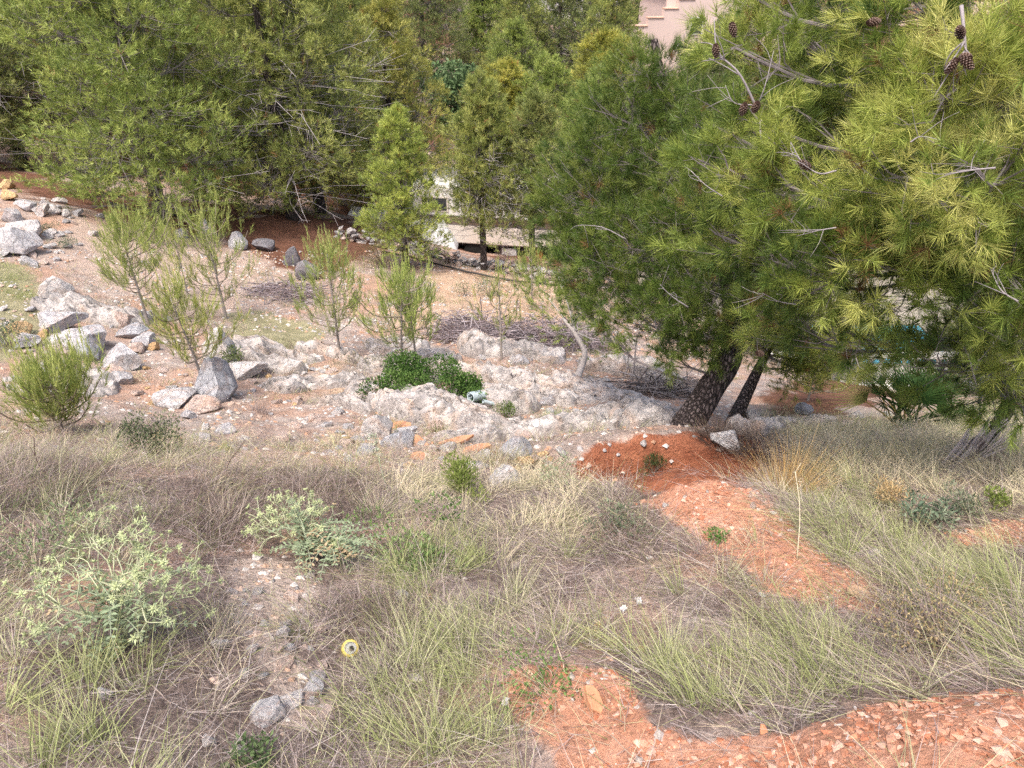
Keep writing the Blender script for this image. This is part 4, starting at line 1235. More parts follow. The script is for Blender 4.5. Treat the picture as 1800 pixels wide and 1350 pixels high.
P2, b2 = big_pine('large light green pine with cones beside the splintered stump', (1700, 800), ((1755, 745, 6.0), (1772, 690, 5.8), (1726, 612, 5.6), (1700, 450, 5.4), (1690, 250, 5.2), (1690, 60, 5.0), (1690, -60, 4.9)), 0.055,
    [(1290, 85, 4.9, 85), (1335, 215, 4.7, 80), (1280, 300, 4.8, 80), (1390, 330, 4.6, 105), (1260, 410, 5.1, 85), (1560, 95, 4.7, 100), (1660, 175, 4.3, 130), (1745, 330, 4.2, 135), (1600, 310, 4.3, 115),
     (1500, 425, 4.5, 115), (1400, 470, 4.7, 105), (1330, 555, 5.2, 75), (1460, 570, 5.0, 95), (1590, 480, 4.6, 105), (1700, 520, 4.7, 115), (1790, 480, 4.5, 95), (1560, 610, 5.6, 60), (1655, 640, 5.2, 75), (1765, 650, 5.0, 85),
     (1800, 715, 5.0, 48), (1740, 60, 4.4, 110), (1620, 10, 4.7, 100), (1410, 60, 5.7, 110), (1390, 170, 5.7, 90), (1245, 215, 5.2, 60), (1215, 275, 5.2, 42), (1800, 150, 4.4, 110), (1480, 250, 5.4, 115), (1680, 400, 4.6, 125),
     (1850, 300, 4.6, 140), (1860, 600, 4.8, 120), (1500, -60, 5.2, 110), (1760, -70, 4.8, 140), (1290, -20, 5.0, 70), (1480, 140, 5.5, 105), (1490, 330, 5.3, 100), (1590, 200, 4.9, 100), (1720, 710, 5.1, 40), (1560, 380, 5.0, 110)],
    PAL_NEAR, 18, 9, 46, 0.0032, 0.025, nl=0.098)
# bare grey twigs on the light green pine
def bare_twig(pxs, root, base, r=0.008, fork=5):
    pts = spline([at(*q) for q in pxs], 14)
    mb = MB(); r *= 0.55; cc = np.array((0.30, 0.27, 0.28))
    tube(mb, pts, np.linspace(r, r * 0.35, 14), 6, cc)
    for _ in range(fork):
        i = rng.integers(3, 13); d = norm(pts[i] - pts[i - 1]); e = norm(d + rng.normal(0, 0.65, 3)) * rng.uniform(0.08, 0.22)
        tube(mb, spline([pts[i], pts[i] + e * 0.5 + rng.normal(0, .012, 3), pts[i] + e], 6), np.linspace(r * 0.5, r * 0.2, 6), 4, cc)
    obj('bare_twig', mb.mesh('bare_twig', M_TWIG, True, base), root)
for pxs, r in ((((1330, 190, 4.35), (1300, 130, 4.3), (1262, 90, 4.3), (1255, 30, 4.35)), 0.013), (((1325, 185, 4.3), (1290, 180, 4.25), (1275, 150, 4.25)), 0.007), (((1330, 190, 4.3), (1345, 150, 4.25), (1360, 90, 4.3)), 0.007),
               (((1470, 300, 4.05), (1440, 305, 4.0), (1410, 285, 4.0), (1390, 250, 4.05)), 0.008), (((1750, 295, 3.75), (1715, 298, 3.75), (1680, 300, 3.8)), 0.008), (((1690, 10, 4.0), (1695, 60, 3.95), (1700, 110, 3.95)), 0.016),
               (((1270, 345, 4.3), (1240, 325, 4.3), (1215, 300, 4.35)), 0.006), (((1600, 250, 3.85), (1620, 240, 3.85), (1660, 248, 3.9)), 0.007), (((1470, 400, 4.1), (1440, 405, 4.1), (1400, 415, 4.15)), 0.006),
               (((1400, 535, 4.6), (1370, 530, 4.6), (1340, 515, 4.6)), 0.007), (((1720, 690, 5.0), (1700, 620, 5.0), (1680, 600, 5.1), (1640, 590, 5.1)), 0.009), (((1790, 530, 4.2), (1760, 510, 4.2), (1740, 470, 4.25)), 0.008),
               (((1100, 420, 6.6), (1060, 400, 6.6), (1020, 395, 6.7)), 0.009), (((1210, 540, 6.3), (1180, 520, 6.3), (1160, 500, 6.3)), 0.009)):
    bare_twig(pxs, P2 if pxs[0][0] > 1212 else P1, b2 if pxs[0][0] > 1212 else b1, r)
# cones
def cone_mesh():
    bm_ = MB()
    n = 70
    for i in range(n):
        f = (i + 0.5) / n; a = i * 2.39996
        rr = 0.021 * math.sin(math.pi * (0.12 + 0.83 * f)) ** 0.8
        z = 0.085 * f
        d = np.array([math.cos(a), math.sin(a), 0.25 + 0.6 * f]); d /= np.linalg.norm(d)
        c_ = np.array([math.cos(a) * rr, math.sin(a) * rr, z])
        s_ = np.array([-math.sin(a), math.cos(a), 0]); n_ = np.cross(d, s_)
        w = 0.0065
        V = np.array([c_ - d * 0.012 - s_ * w * .5, c_ - d * 0.012 + s_ * w * .5, c_ + d * 0.006 + s_ * w, c_ + d * 0.009 + n_ * 0.003, c_ + d * 0.006 - s_ * w, c_ - n_ * 0.004])
        cc = np.array([(0.035, 0.016, 0.012)] * 2 + [(0.10, 0.05, 0.035), (0.34, 0.26, 0.22), (0.10, 0.05, 0.035), (0.03, 0.015, 0.01)])
        bm_.add(V, [[0, 1, 2], [0, 2, 3], [0, 3, 4], [2, 5, 3], [3, 5, 4], [0, 4, 5], [1, 5, 2]], None, cc)
    tube(bm_, [(0, 0, 0), (0, 0, 0.04), (0, 0, 0.08)], [0.016, 0.017, 0.006], 8, (0.03, 0.016, 0.012))
    return bm_.mesh('cone', M_WOOD)
CONE = cone_mesh()
for (u, v, s_, rt) in ((1310, 182, 4.25, 2.9), (1332, 180, 4.25, 2.6), (1258, 78, 4.25, 3.0), (1690, 65, 3.9, 0.9), (1690, 100, 3.88, 2.2), (1705, 103, 3.88, 1.6), (1682, 104, 3.88, 2.6), (1286, 40, 4.3, 3.0), (1525, 40, 4.3, 1.5), (1425, 296, 4.0, 1.2), (1330, 620, 4.9, 2.0)):
    obj('cone', CONE, P2, at(u, v, s_) - b2, (rt, rng.uniform(-.5, .5), rng.uniform(0, 6)), (0.78,) * 3)

# ------------------------------------------------------------------ grass and dry stems (uncountable)
GZ = {
    'green': [[(-50, 1170), (200, 1180), (330, 1250), (430, 1400), (-50, 1400)], [(620, 1400), (590, 1180), (640, 1080), (780, 970), (860, 955), (900, 1080), (890, 1200), (960, 1400)],
              [(1000, 1090), (1250, 1070), (1500, 1110), (1580, 1200), (1480, 1260), (1200, 1290), (1050, 1230)], [(1390, 880), (1480, 860), (1640, 920), (1850, 1090), (1850, 1230), (1700, 1110), (1560, 1040), (1450, 970)]],
    'weed': [[(610, 880), (800, 930), (820, 1010), (660, 1010)], [(0, 860), (330, 850), (330, 1050), (100, 1100), (0, 1000)]],
    'straw': [[(1340, 750), (1850, 760), (1850, 890), (1640, 880), (1420, 865), (1350, 830)], [(850, 845), (1010, 850), (1010, 960), (880, 930)], [(600, 850), (790, 850), (790, 900), (640, 900)]],
    'brown': [[(-50, 830), (640, 835), (660, 960), (560, 990), (330, 1000), (-50, 960)], [(1040, 880), (1130, 890), (1260, 980), (1320, 1060), (1150, 1080), (1040, 990)], [(560, 1030), (760, 1020), (760, 1130), (600, 1150)],
              [(1560, 1060), (1740, 1090), (1720, 1180), (1580, 1140)]],
}
def gz(name, u, v):
    r = np.zeros(u.shape, bool)
    for p in GZ[name]: r |= inpoly(u, v, p)
    return r
DRY, BROWN, STRAW, GREEN, PALE = (0.36, 0.30, 0.30), (0.17, 0.125, 0.115), (0.54, 0.48, 0.36), (0.28, 0.32, 0.14), (0.42, 0.43, 0.27)
THX = [(*G(*q[:2])[:2], q[2]) for q in ((220, 1100, .3), (220, 1040, .3), (545, 980, .3), (500, 950, .3), (615, 1150, .12), (615, 1185, .1), (1690, 830, .2))]
def fg_sample(n):
    n = int(n * 1.42)
    P = scatter(n, (-5.0, 6.2), (0.8, 5.6))
    u, v = proj(P)
    wu = u + 45 * fbm(xyn(P[:, 0], P[:, 1], 2.2, 14.4), 3); wv = v + 30 * fbm(xyn(P[:, 0], P[:, 1], 2.2, 19.9), 3)
    k = (u > -520) & (u < 2450) & (v < 1800) & (v > 740)
    k &= ((u > -140) & (u < 1940) & (v < 1480)) | (rng.random(n) < 0.6)
    red = (zone('red', P, 18) > 0.5) | (zone('pit', P, 18) > 0.5); grv = zone('gravel', P, 45) > 0.5
    keep = k & ~(red & (rng.random(n) < 0.88)) & ~(grv & (rng.random(n) < 0.85))
    for tx, ty, tr_ in THX: keep &= ~((np.hypot(P[:, 0] - tx, P[:, 1] - ty) < tr_) & (rng.random(n) < 0.8))
    keep &= ~((P[:, 1] > 4.1) & (u < 1330) & (rng.random(n) < 0.72))
    return P[keep], wu[keep], wv[keep]
mbg, mbd = MB(), MB()
cP, cu, cv = fg_sample(8200)
pk_ = fbm(xyn(cP[:, 0], cP[:, 1], 1.9, 41.0), 3) + 0.35 * fbm(xyn(cP[:, 0], cP[:, 1], 6.0, 45.0), 2)
kk = pk_ + rng.normal(0, 0.08, len(cP)) > -0.10
cP, cu, cv = cP[kk], cu[kk], cv[kk]
ng = gz('green', cu, cv); nw_ = gz('weed', cu, cv); nst = gz('straw', cu, cv); nbr = gz('brown', cu, cv)
# clumps
def clump_blades(mbx, P, cnt, spread, Lr, wr, colr, leanr, upz, seg=2, bendf=0.35):
    n = len(P)
    if n == 0: return
    B = np.repeat(P, cnt, 0); m = n * cnt
    off = rng.normal(0, 1, (m, 2)) * spread
    B = B.copy(); B[:, 0] += off[:, 0]; B[:, 1] += off[:, 1]
    B[:, 2] = np.repeat(P[:, 2], cnt) + 0.0
    B[:, 2] = H_smooth(B[:, 0], B[:, 1]) - 0.015
    la = np.repeat(leanr[0] + rng.normal(0, leanr[1], n), cnt) + rng.normal(0, 0.7, m)
    out = np.stack([off[:, 0], off[:, 1], np.zeros(m)], -1) / (spread * 2)
    lz = np.stack([np.cos(la), np.sin(la), np.zeros(m)], -1)
    D = norm(lz * rng.uniform(0.15, 0.9, (m, 1)) + out * 0.5 + np.array([0, 0, 1.0]) * rng.uniform(*upz, (m, 1)))
    bend = lz * rng.uniform(0, bendf, (m, 1)) * 1.2 - np.array([0, 0, 1.0]) * rng.uniform(0, bendf, (m, 1)) + rng.normal(0, 0.08, (m, 3))
    L = rng.uniform(*Lr, m) * np.repeat(rng.uniform(0.75, 1.2, n), cnt); w = rng.uniform(*wr, m)
    ci = np.repeat(rng.integers(0, len(colr), n), cnt)
    ci = np.where(rng.random(m) < 0.35, rng.integers(0, len(colr), m), ci)
    col = np.array(colr)[ci] * rng.uniform(0.7, 1.25, (m, 1))
    blades(mbx, B, D, L, w, bend, np.clip(col, 0, 0.9), seg, tip=(1.15, 1.1, 1.0))
sel = ng & (rng.random(len(cP)) < 0.9)
clump_blades(mbg, cP[sel], 26, 0.035, (0.08, 0.22), (0.0022, 0.0042), (GREEN, PALE, PALE, GREEN, DRY), (2.2, 0.6), (0.2, 0.75), bendf=0.6)
sel = nw_ & (rng.random(len(cP)) < 0.55)
clump_blades(mbg, cP[sel], 20, 0.035, (0.08, 0.18), (0.0022, 0.004), ((0.16, 0.24, 0.09), GREEN, DRY), (1.5, 1.5), (0.3, 0.9))
sel = nst
clump_blades(mbg, cP[sel], 26, 0.04, (0.10, 0.26), (0.0028, 0.0050), (STRAW, (0.66, 0.60, 0.45), (0.62, 0.56, 0.42), PALE), (0.6, 0.9), (0.4, 0.9), bendf=0.6)
sel = nbr
clump_blades(mbd, cP[sel], 28, 0.05, (0.10, 0.27), (0.0020, 0.0034), ((0.15, 0.11, 0.10), (0.20, 0.15, 0.14), (0.38, 0.32, 0.32), (0.28, 0.22, 0.20), (0.20, 0.22, 0.10)), (1.6, 2.0), (0.2, 0.9), bendf=0.5)
bP, bu, bv = fg_sample(2600)
bk = gz('brown', bu, bv) & (bu < 700)
clump_blades(mbd, bP[bk], 30, 0.05, (0.08, 0.24), (0.0020, 0.0032), ((0.11, 0.08, 0.075), (0.16, 0.12, 0.11), (0.22, 0.17, 0.16), (0.30, 0.25, 0.25), (0.15, 0.17, 0.08)), (1.6, 2.0), (0.2, 0.9), bendf=0.5)
oth = ~(ng | nw_ | nst | nbr)
clump_blades(mbg, cP[oth], 20, 0.04, (0.08, 0.24), (0.0020, 0.0036), (DRY, PALE, STRAW, DRY, GREEN), (2.4, 1.0), (0.05, 0.6), bendf=0.6)
clump_blades(mbd, cP[rng.random(len(cP)) < 0.75], 9, 0.07, (0.08, 0.28), (0.0018, 0.0030), (DRY, (0.50, 0.44, 0.42), BROWN), (2.6, 1.6), (0.02, 0.35))
# long single stems swept down the bank
uP, uu_, uv_ = fg_sample(620)
ug = gz('green', uu_, uv_)
clump_blades(mbg, uP[ug], 70, 0.022, (0.12, 0.30), (0.0024, 0.0042), (GREEN, (0.36, 0.40, 0.19), PALE), (2.2, 0.6), (0.5, 1.1), 3, 0.55)
clump_blades(mbg, uP[~ug], 55, 0.022, (0.10, 0.26), (0.0022, 0.0038), (STRAW, DRY, PALE, (0.30, 0.34, 0.15), (0.50, 0.44, 0.40)), (1.8, 1.6), (0.45, 1.1), 3, 0.55)
sP, su, sv = fg_sample(1800)
n = len(sP); sa = 2.3 + 1.1 * fbm(xyn(sP[:, 0], sP[:, 1], 1.1, 51.0), 2) * 2 + rng.normal(0, 0.5, n)
D = np.stack([np.cos(sa), np.sin(sa), rng.uniform(0.15, 0.75, n)], -1)
blades(mbd, sP - [0, 0, 0.01], D, rng.uniform(0.18, 0.42, n), rng.uniform(0.0022, 0.0036, n), np.stack([np.cos(sa), np.sin(sa), np.full(n, -1.0)], -1) * rng.uniform(0.05, 0.5, (n, 1)),
       np.array([(0.58, 0.52, 0.42), (0.50, 0.45, 0.43), (0.56, 0.55, 0.34), (0.40, 0.34, 0.33)])[rng.integers(0, 4, n)] * rng.uniform(0.8, 1.2, (n, 1)), 3)
# thatch lying flat
tP, tu, tv = fg_sample(110000)
n = len(tP); a = rng.random(n) * 6.28
D = np.stack([np.cos(a), np.sin(a), rng.normal(0.0, 0.15, n) - 0.32 * np.sin(a)], -1)
tP = tP + np.array([0, 0, 0.006]); tP[:, 2] += rng.random(n) * 0.03
tc_ = np.array([DRY, BROWN, (0.5, 0.44, 0.42), (0.36, 0.28, 0.24)])[rng.integers(0, 4, n)] * rng.uniform(0.7, 1.2, (n, 1))
blades(mbd, tP, D, rng.uniform(0.05, 0.20, n), rng.uniform(0.0014, 0.003, n), rng.normal(0, 0.1, (n, 3)), np.clip(tc_, 0, 0.9), 1)
# mid-ground tufts
mP = scatter(3600, (-9.5, 6), (4.6, 17)); u_, v_ = proj(mP)
k_ = (u_ > -200) & (u_ < 1300) & (v_ > 450) & (v_ < 840) & (fbm(xyn(mP[:, 0], mP[:, 1], 0.9, 26.6), 3) > -0.02) & ~((zone('red', mP) > 0.5))
mP = mP[k_]
clump_blades(mbg, mP, 26, 0.06, (0.06, 0.2), (0.003, 0.006), (DRY, PALE, STRAW, GREEN, (0.24, 0.28, 0.12), BROWN), (1.5, 2.0), (0.4, 1.1))
mP = scatter(900, (-9.5, -5.2), (9.5, 14)); mP = mP[zone('grass', mP) > 0.5]
clump_blades(mbg, mP, 30, 0.07, (0.08, 0.22), (0.003, 0.006), (GREEN, PALE, (0.30, 0.36, 0.13)), (1.5, 2.0), (0.6, 1.1))
mP = scatter(1200, (1.5, 8), (5.2, 9.5)); u_, v_ = proj(mP); mP = mP[(u_ > 1310) & (v_ > 715) & (fbm(xyn(mP[:, 0], mP[:, 1], 0.9, 36.6), 3) > -0.05)]
clump_blades(mbg, mP, 26, 0.06, (0.08, 0.25), (0.002, 0.005), (STRAW, PALE, GREEN, (0.14, 0.2, 0.07)), (1.5, 2.0), (0.5, 1.1))
g_ = obj('grass', mbg.mesh('grass', M_GRASS)); g_['kind'] = 'stuff'; g_['label'] = 'pale green and straw grass over the near bank'; g_['category'] = 'grass'
g_ = obj('dry_stems', mbd.mesh('dry_stems', M_GRASS)); g_['kind'] = 'stuff'; g_['label'] = 'dry greyish dead stems and thatch on the near bank'; g_['category'] = 'dry grass'

# ------------------------------------------------------------------ single plants
def shrub(px, label, h, w, n, lw, ll, pal, stems=14, scol=(0.22, 0.18, 0.15), name='shrub', upright=0.3, mat=None, base=None, cat='shrub', lobn=9):
    p = G(*px) if base is None else base
    t = thing(name, label, cat, p)
    mb, st = MB(), MB()
    pal = np.array(pal)
    lc = rng.normal(0, 1, (lobn, 3)) * np.array([w * 0.28, w * 0.28, h * 0.16]) + np.array([0, 0, h * 0.6])
    lc[:, 2] = np.clip(lc[:, 2], h * 0.3, h * 0.85)
    li = rng.integers(0, lobn, n)
    d = randunit(n)
    r = np.array([w * 0.26, w * 0.26, h * 0.3]) * (0.45 + 0.6 * rng.random((n, 1)) ** 0.5)
    B = lc[li] + d * r
    B[:, 2] = np.abs(B[:, 2])
    dirs = norm(d * 0.7 + rng.normal(0, 0.5, (n, 3)) + np.array([0, 0, upright]))
    up_ = norm(d + np.array([0, 0, 0.6]) + rng.normal(0, 0.4, (n, 3)))
    tone = np.clip(0.5 * rng.random(lobn)[li] + 0.5 * rng.random(n), 0, 0.999) * len(pal)
    col = pal[tone.astype(int)] * rng.uniform(0.8, 1.2, (n, 1))
    leaves(mb, B, dirs, up_, ll * rng.uniform(0.7, 1.3, n), lw * rng.uniform(0.7, 1.3, n), col)
    for k in range(stems):
        e = lc[k % lobn] + rng.normal(0, 1, 3) * np.array([w * 0.2, w * 0.2, h * 0.15])
        tube(st, spline([(rng.normal(0, w * .05), rng.normal(0, w * .05), -0.03), e * np.array([0.4, 0.4, 0.5]), e], 6), np.linspace(0.006, 0.002, 6) * (h / 0.4) ** 0.5, 4, scol, cap=False)
    obj('stems', st.mesh('stems', M_TWIG, True), t)
    obj('foliage', mb.mesh('foliage', mat or M_LEAF), t)
    return t
DG = [(0.025, 0.06, 0.012), (0.05, 0.105, 0.02), (0.085, 0.16, 0.035), (0.14, 0.22, 0.06)]
GG = [(0.10, 0.13, 0.08), (0.17, 0.20, 0.13), (0.26, 0.29, 0.20)]
BG = [(0.12, 0.17, 0.04), (0.22, 0.28, 0.07), (0.34, 0.40, 0.12)]
shrub((738, 694), 'dense dark green shrub growing over the limestone ridge', 0.46, 0.85, 9000, 0.016, 0.032, DG, 20)
shrub((800, 705), 'smaller dark green shrub sprawling down the ridge', 0.32, 0.55, 3600, 0.016, 0.032, DG, 12)
shrub((265, 803), 'small dark grey-green bush at the edge of orange soil', 0.34, 0.32, 1500, 0.010, 0.024, [(0.05, 0.075, 0.035), (0.11, 0.14, 0.075), (0.22, 0.24, 0.14)], 16, upright=0.6)
shrub((808, 868), 'bright lime-green upright bush at the lip of the bank', 0.34, 0.26, 1900, 0.007, 0.024, BG, 26, (0.30, 0.34, 0.12), upright=1.6)
shrub((402, 642), 'low green shrub between two whitish boulders', 0.2, 0.42, 900, 0.012, 0.03, [(0.06, 0.09, 0.03), (0.13, 0.17, 0.06), (0.2, 0.24, 0.1)], 10, upright=0.7)
shrub((12, 610), 'grey-green cushion shrub beside the orange stained rock', 0.28, 0.36, 1100, 0.010, 0.03, GG, 14, upright=0.8)
shrub((85, 412), 'small grey-green cushion plant on bare soil by the stone heap', 0.18, 0.26, 500, 0.010, 0.03, GG, 8, upright=0.8)
shrub((114, 436), 'second small grey-green cushion plant on bare soil', 0.17, 0.26, 500, 0.010, 0.03, GG, 8, upright=0.8)
shrub((818, 520), 'brown-green bushy plant below the stone wall', 0.3, 0.5, 600, 0.012, 0.03, [(0.2, 0.2, 0.12), (0.33, 0.34, 0.22)], 12, upright=0.6)
shrub((862, 522), 'silvery shrub on the orange bank', 0.34, 0.46, 700, 0.010, 0.03, GG, 12, upright=0.8)
shrub((672, 470), 'brownish dry bush at the foot of the young caravan pine', 0.7, 1.1, 1600, 0.012, 0.04, [(0.13, 0.10, 0.05), (0.22, 0.18, 0.09), (0.26, 0.24, 0.12)], 30, upright=0.5)
shrub((888, 470), 'pinkish dead bush standing on the stone wall', 0.5, 0.6, 1300, 0.010, 0.03, [(0.42, 0.25, 0.2), (0.55, 0.36, 0.3), (0.6, 0.42, 0.36)], 20, (0.4, 0.28, 0.24), upright=0.4)
shrub((660, 650), 'brown-green scrub clump on the bedrock slab', 0.24, 0.5, 900, 0.010, 0.026, [(0.12, 0.12, 0.07), (0.22, 0.21, 0.13), (0.3, 0.28, 0.18)], 14, upright=0.6)
shrub((1755, 895), 'small bright green herb tuft on the slope beyond the mound', 0.10, 0.14, 420, 0.008, 0.022, BG, 6, upright=0.9)
shrub((1630, 925), 'blue-green leafy herb on the grassy slope beyond the red mound', 0.14, 0.26, 600, 0.012, 0.03, [(0.10, 0.15, 0.10), (0.18, 0.24, 0.16), (0.26, 0.31, 0.22)], 8, upright=0.6)
shrub((1560, 895), 'tan dry bush on the grassy slope beyond the red mound', 0.16, 0.16, 700, 0.006, 0.022, [(0.5, 0.36, 0.18), (0.62, 0.48, 0.28)], 12, upright=0.9)
shrub((1650, 1130), 'brown twiggy bush with tan buds above the red rubble', 0.17, 0.42, 1500, 0.005, 0.014, [(0.30, 0.22, 0.11), (0.42, 0.33, 0.18), (0.24, 0.24, 0.12)], 60, (0.24, 0.19, 0.17), upright=0.7)
shrub((700, 985), 'low dark green leafy weed patch in the grass', 0.11, 0.5, 1300, 0.010, 0.026, [(0.09, 0.15, 0.05), (0.16, 0.24, 0.08), (0.22, 0.3, 0.13)], 14, upright=0.6)
shrub((440, 1335), 'dark green leafy weed at the foot of the bank', 0.05, 0.13, 260, 0.010, 0.022, [(0.07, 0.11, 0.05), (0.13, 0.19, 0.08), (0.22, 0.28, 0.15)], 10, upright=0.5)
shrub((955, 1225), 'small green herb sprawling over red earth', 0.08, 0.28, 420, 0.008, 0.018, [(0.10, 0.17, 0.05), (0.18, 0.27, 0.09)], 8, upright=0.4)
shrub((1262, 950), 'tiny green herb on the red mound', 0.05, 0.1, 140, 0.010, 0.022, [(0.10, 0.2, 0.05), (0.18, 0.3, 0.09)], 4, upright=0.6)
shrub((60, 1000), 'grey-green leafy weeds beside the large thistle', 0.18, 0.5, 1100, 0.008, 0.024, [(0.12, 0.17, 0.08), (0.2, 0.26, 0.13), (0.3, 0.34, 0.2)], 12, upright=0.6)
shrub((1150, 830), 'dark green plant growing in the red pit wall', 0.16, 0.16, 500, 0.006, 0.03, [(0.06, 0.09, 0.03), (0.12, 0.14, 0.06)], 10, upright=1.0)
shrub((1215, 860), 'leafy yellow-green weed at the lip of the pit', 0.14, 0.18, 260, 0.014, 0.03, BG, 8, upright=0.5, base=GY(1215, 3.95))
shrub((1090, 940), 'pale green weed on the dry bank', 0.10, 0.26, 420, 0.010, 0.026, GG, 8, upright=0.5)
shrub((1700, 905), 'grey-green herb beside the blue-green leafy herb', 0.10, 0.18, 360, 0.008, 0.024, GG, 6, upright=0.7)
shrub((985, 855), 'pale thistle-like weed at the lip of the bank', 0.16, 0.22, 420, 0.006, 0.026, [(0.26, 0.32, 0.18), (0.4, 0.45, 0.3)], 10, upright=0.5)
shrub((890, 735), 'green herb tuft beside the plastic pipes', 0.2, 0.26, 700, 0.008, 0.026, [(0.08, 0.13, 0.03), (0.16, 0.22, 0.06)], 10, upright=0.8)
shrub((820, 165), 'round blue-green carob tree on the far slope', 2.4, 2.6, 5200, 0.12, 0.2, [(0.06, 0.10, 0.045), (0.12, 0.19, 0.08), (0.22, 0.30, 0.15)], 16, name='carob_tree', cat='tree', base=GY(818, 38))
shrub((820, 210), 'dark shrub below the far carob tree', 1.3, 1.8, 1800, 0.1, 0.16, [(0.03, 0.055, 0.018), (0.06, 0.1, 0.035)], 10, base=GY(822, 35))

def tussock(px, label, cnt, h, spread, pal, w=0.003, lean=0.45, name='grass_tussock', cat='grass', dirn=(0, 0), wild=0.2):
    p = GY(*px[1:]) if px[0] == 'y' else G(*px)
    n = cnt; mb = MB()
    a = rng.random(n) * 6.28; r = rng.random(n) ** 0.6
    B = np.stack([np.cos(a) * r * spread, np.sin(a) * r * spread, np.full(n, -0.02)], -1)
    D = norm(np.stack([np.cos(a) * r * lean, np.sin(a) * r * lean, np.ones(n)], -1) + rng.normal(0, wild, (n, 3)) + np.array([dirn[0], dirn[1], 0]))
    bend = np.stack([np.cos(a), np.sin(a), np.full(n, -0.6)], -1) * rng.uniform(0, 0.55, (n, 1)) + rng.normal(0, 0.1, (n, 3))
    col = np.array(pal)[rng.integers(0, len(pal), n)] * rng.uniform(0.75, 1.2, (n, 1))
    blades(mb, B, D, h * rng.uniform(0.45, 1.1, n), np.full(n, w), bend, np.clip(col, 0, 0.9), 3, tip=(1.1, 1.05, 0.9))
    return tag(obj(name, mb.mesh(name, M_GRASS), None, p), label, cat)
tussock(('y', 1372, 3.88), 'tall golden tussock of dry grass at the end of the pit', 900, 0.44, 0.10, [(0.52, 0.36, 0.17), (0.58, 0.43, 0.22), (0.40, 0.31, 0.20), (0.30, 0.25, 0.15)], 0.0034, 0.45, dirn=(0.15, 0.1), wild=0.11)
tussock(('y', 1380, 3.9), 'long golden stalks leaning over the dry tussock', 150, 0.62, 0.05, [(0.52, 0.34, 0.13), (0.58, 0.42, 0.20)], 0.0034, 0.2, dirn=(0.25, 0.1), wild=0.08)
tussock((975, 752), 'fresh green grass tussock between limestone ridges', 420, 0.26, 0.12, [(0.12, 0.24, 0.06), (0.2, 0.32, 0.1), (0.3, 0.38, 0.16)], 0.004, 0.5)
tussock((905, 725), 'green grass tuft beside the plastic pipes', 200, 0.2, 0.1, [(0.16, 0.24, 0.07), (0.28, 0.32, 0.13)], 0.004, 0.6)
tussock((880, 818), 'brownish tussock in front of the rounded boulder', 320, 0.24, 0.13, [(0.34, 0.28, 0.18), (0.24, 0.26, 0.12), (0.42, 0.36, 0.24)], 0.0032, 0.5)
tussock((940, 822), 'second brownish tussock beside the rounded boulder', 260, 0.2, 0.12, [(0.34, 0.26, 0.18), (0.24, 0.26, 0.12), (0.4, 0.34, 0.24)], 0.0032, 0.5)
tussock((455, 725), 'lilac grey dead tussock on the open rubble', 200, 0.22, 0.1, [(0.32, 0.27, 0.27), (0.42, 0.36, 0.35)], 0.0035, 0.6)
tussock((770, 760), 'green tuft under the overhanging limestone ridge', 160, 0.2, 0.1, [(0.16, 0.22, 0.07), (0.3, 0.3, 0.14)], 0.004, 0.6)
tussock((1540, 820), 'blond feathery tussock before the fan palm', 600, 0.2, 0.2, [(0.60, 0.53, 0.36), (0.54, 0.48, 0.3), (0.4, 0.42, 0.2)], 0.0026, 0.6)
tussock((1620, 815), 'broad blond tussock beside the feathery one', 600, 0.2, 0.22, [(0.60, 0.53, 0.38), (0.54, 0.48, 0.3), (0.45, 0.45, 0.25)], 0.0026, 0.7)
tussock((1470, 840), 'pale tussock beside the tall golden one', 420, 0.2, 0.16, [(0.55, 0.48, 0.32), (0.42, 0.42, 0.22)], 0.0026, 0.7)
tussock((1760, 850), 'blond tussock beside the splintered stump', 500, 0.18, 0.2, [(0.62, 0.56, 0.42), (0.5, 0.48, 0.3)], 0.0026, 0.7)
tussock((1780, 800), 'blue-green tussock under the light green pine', 240, 0.4, 0.14, [(0.20, 0.26, 0.2), (0.3, 0.34, 0.26), (0.45, 0.42, 0.3)], 0.003, 0.6)
tussock(('y', 1325, 5.15), 'dark matted dead grass hanging over the end of the pit', 700, 0.24, 0.14, [(0.12, 0.09, 0.08), (0.26, 0.21, 0.19), (0.34, 0.28, 0.25)], 0.0042, 1.1)
tussock(('y', 1262, 5.3), 'dark dead root tussock hanging into the pit', 520, 0.22, 0.14, [(0.10, 0.07, 0.06), (0.2, 0.15, 0.13)], 0.0042, 1.1)

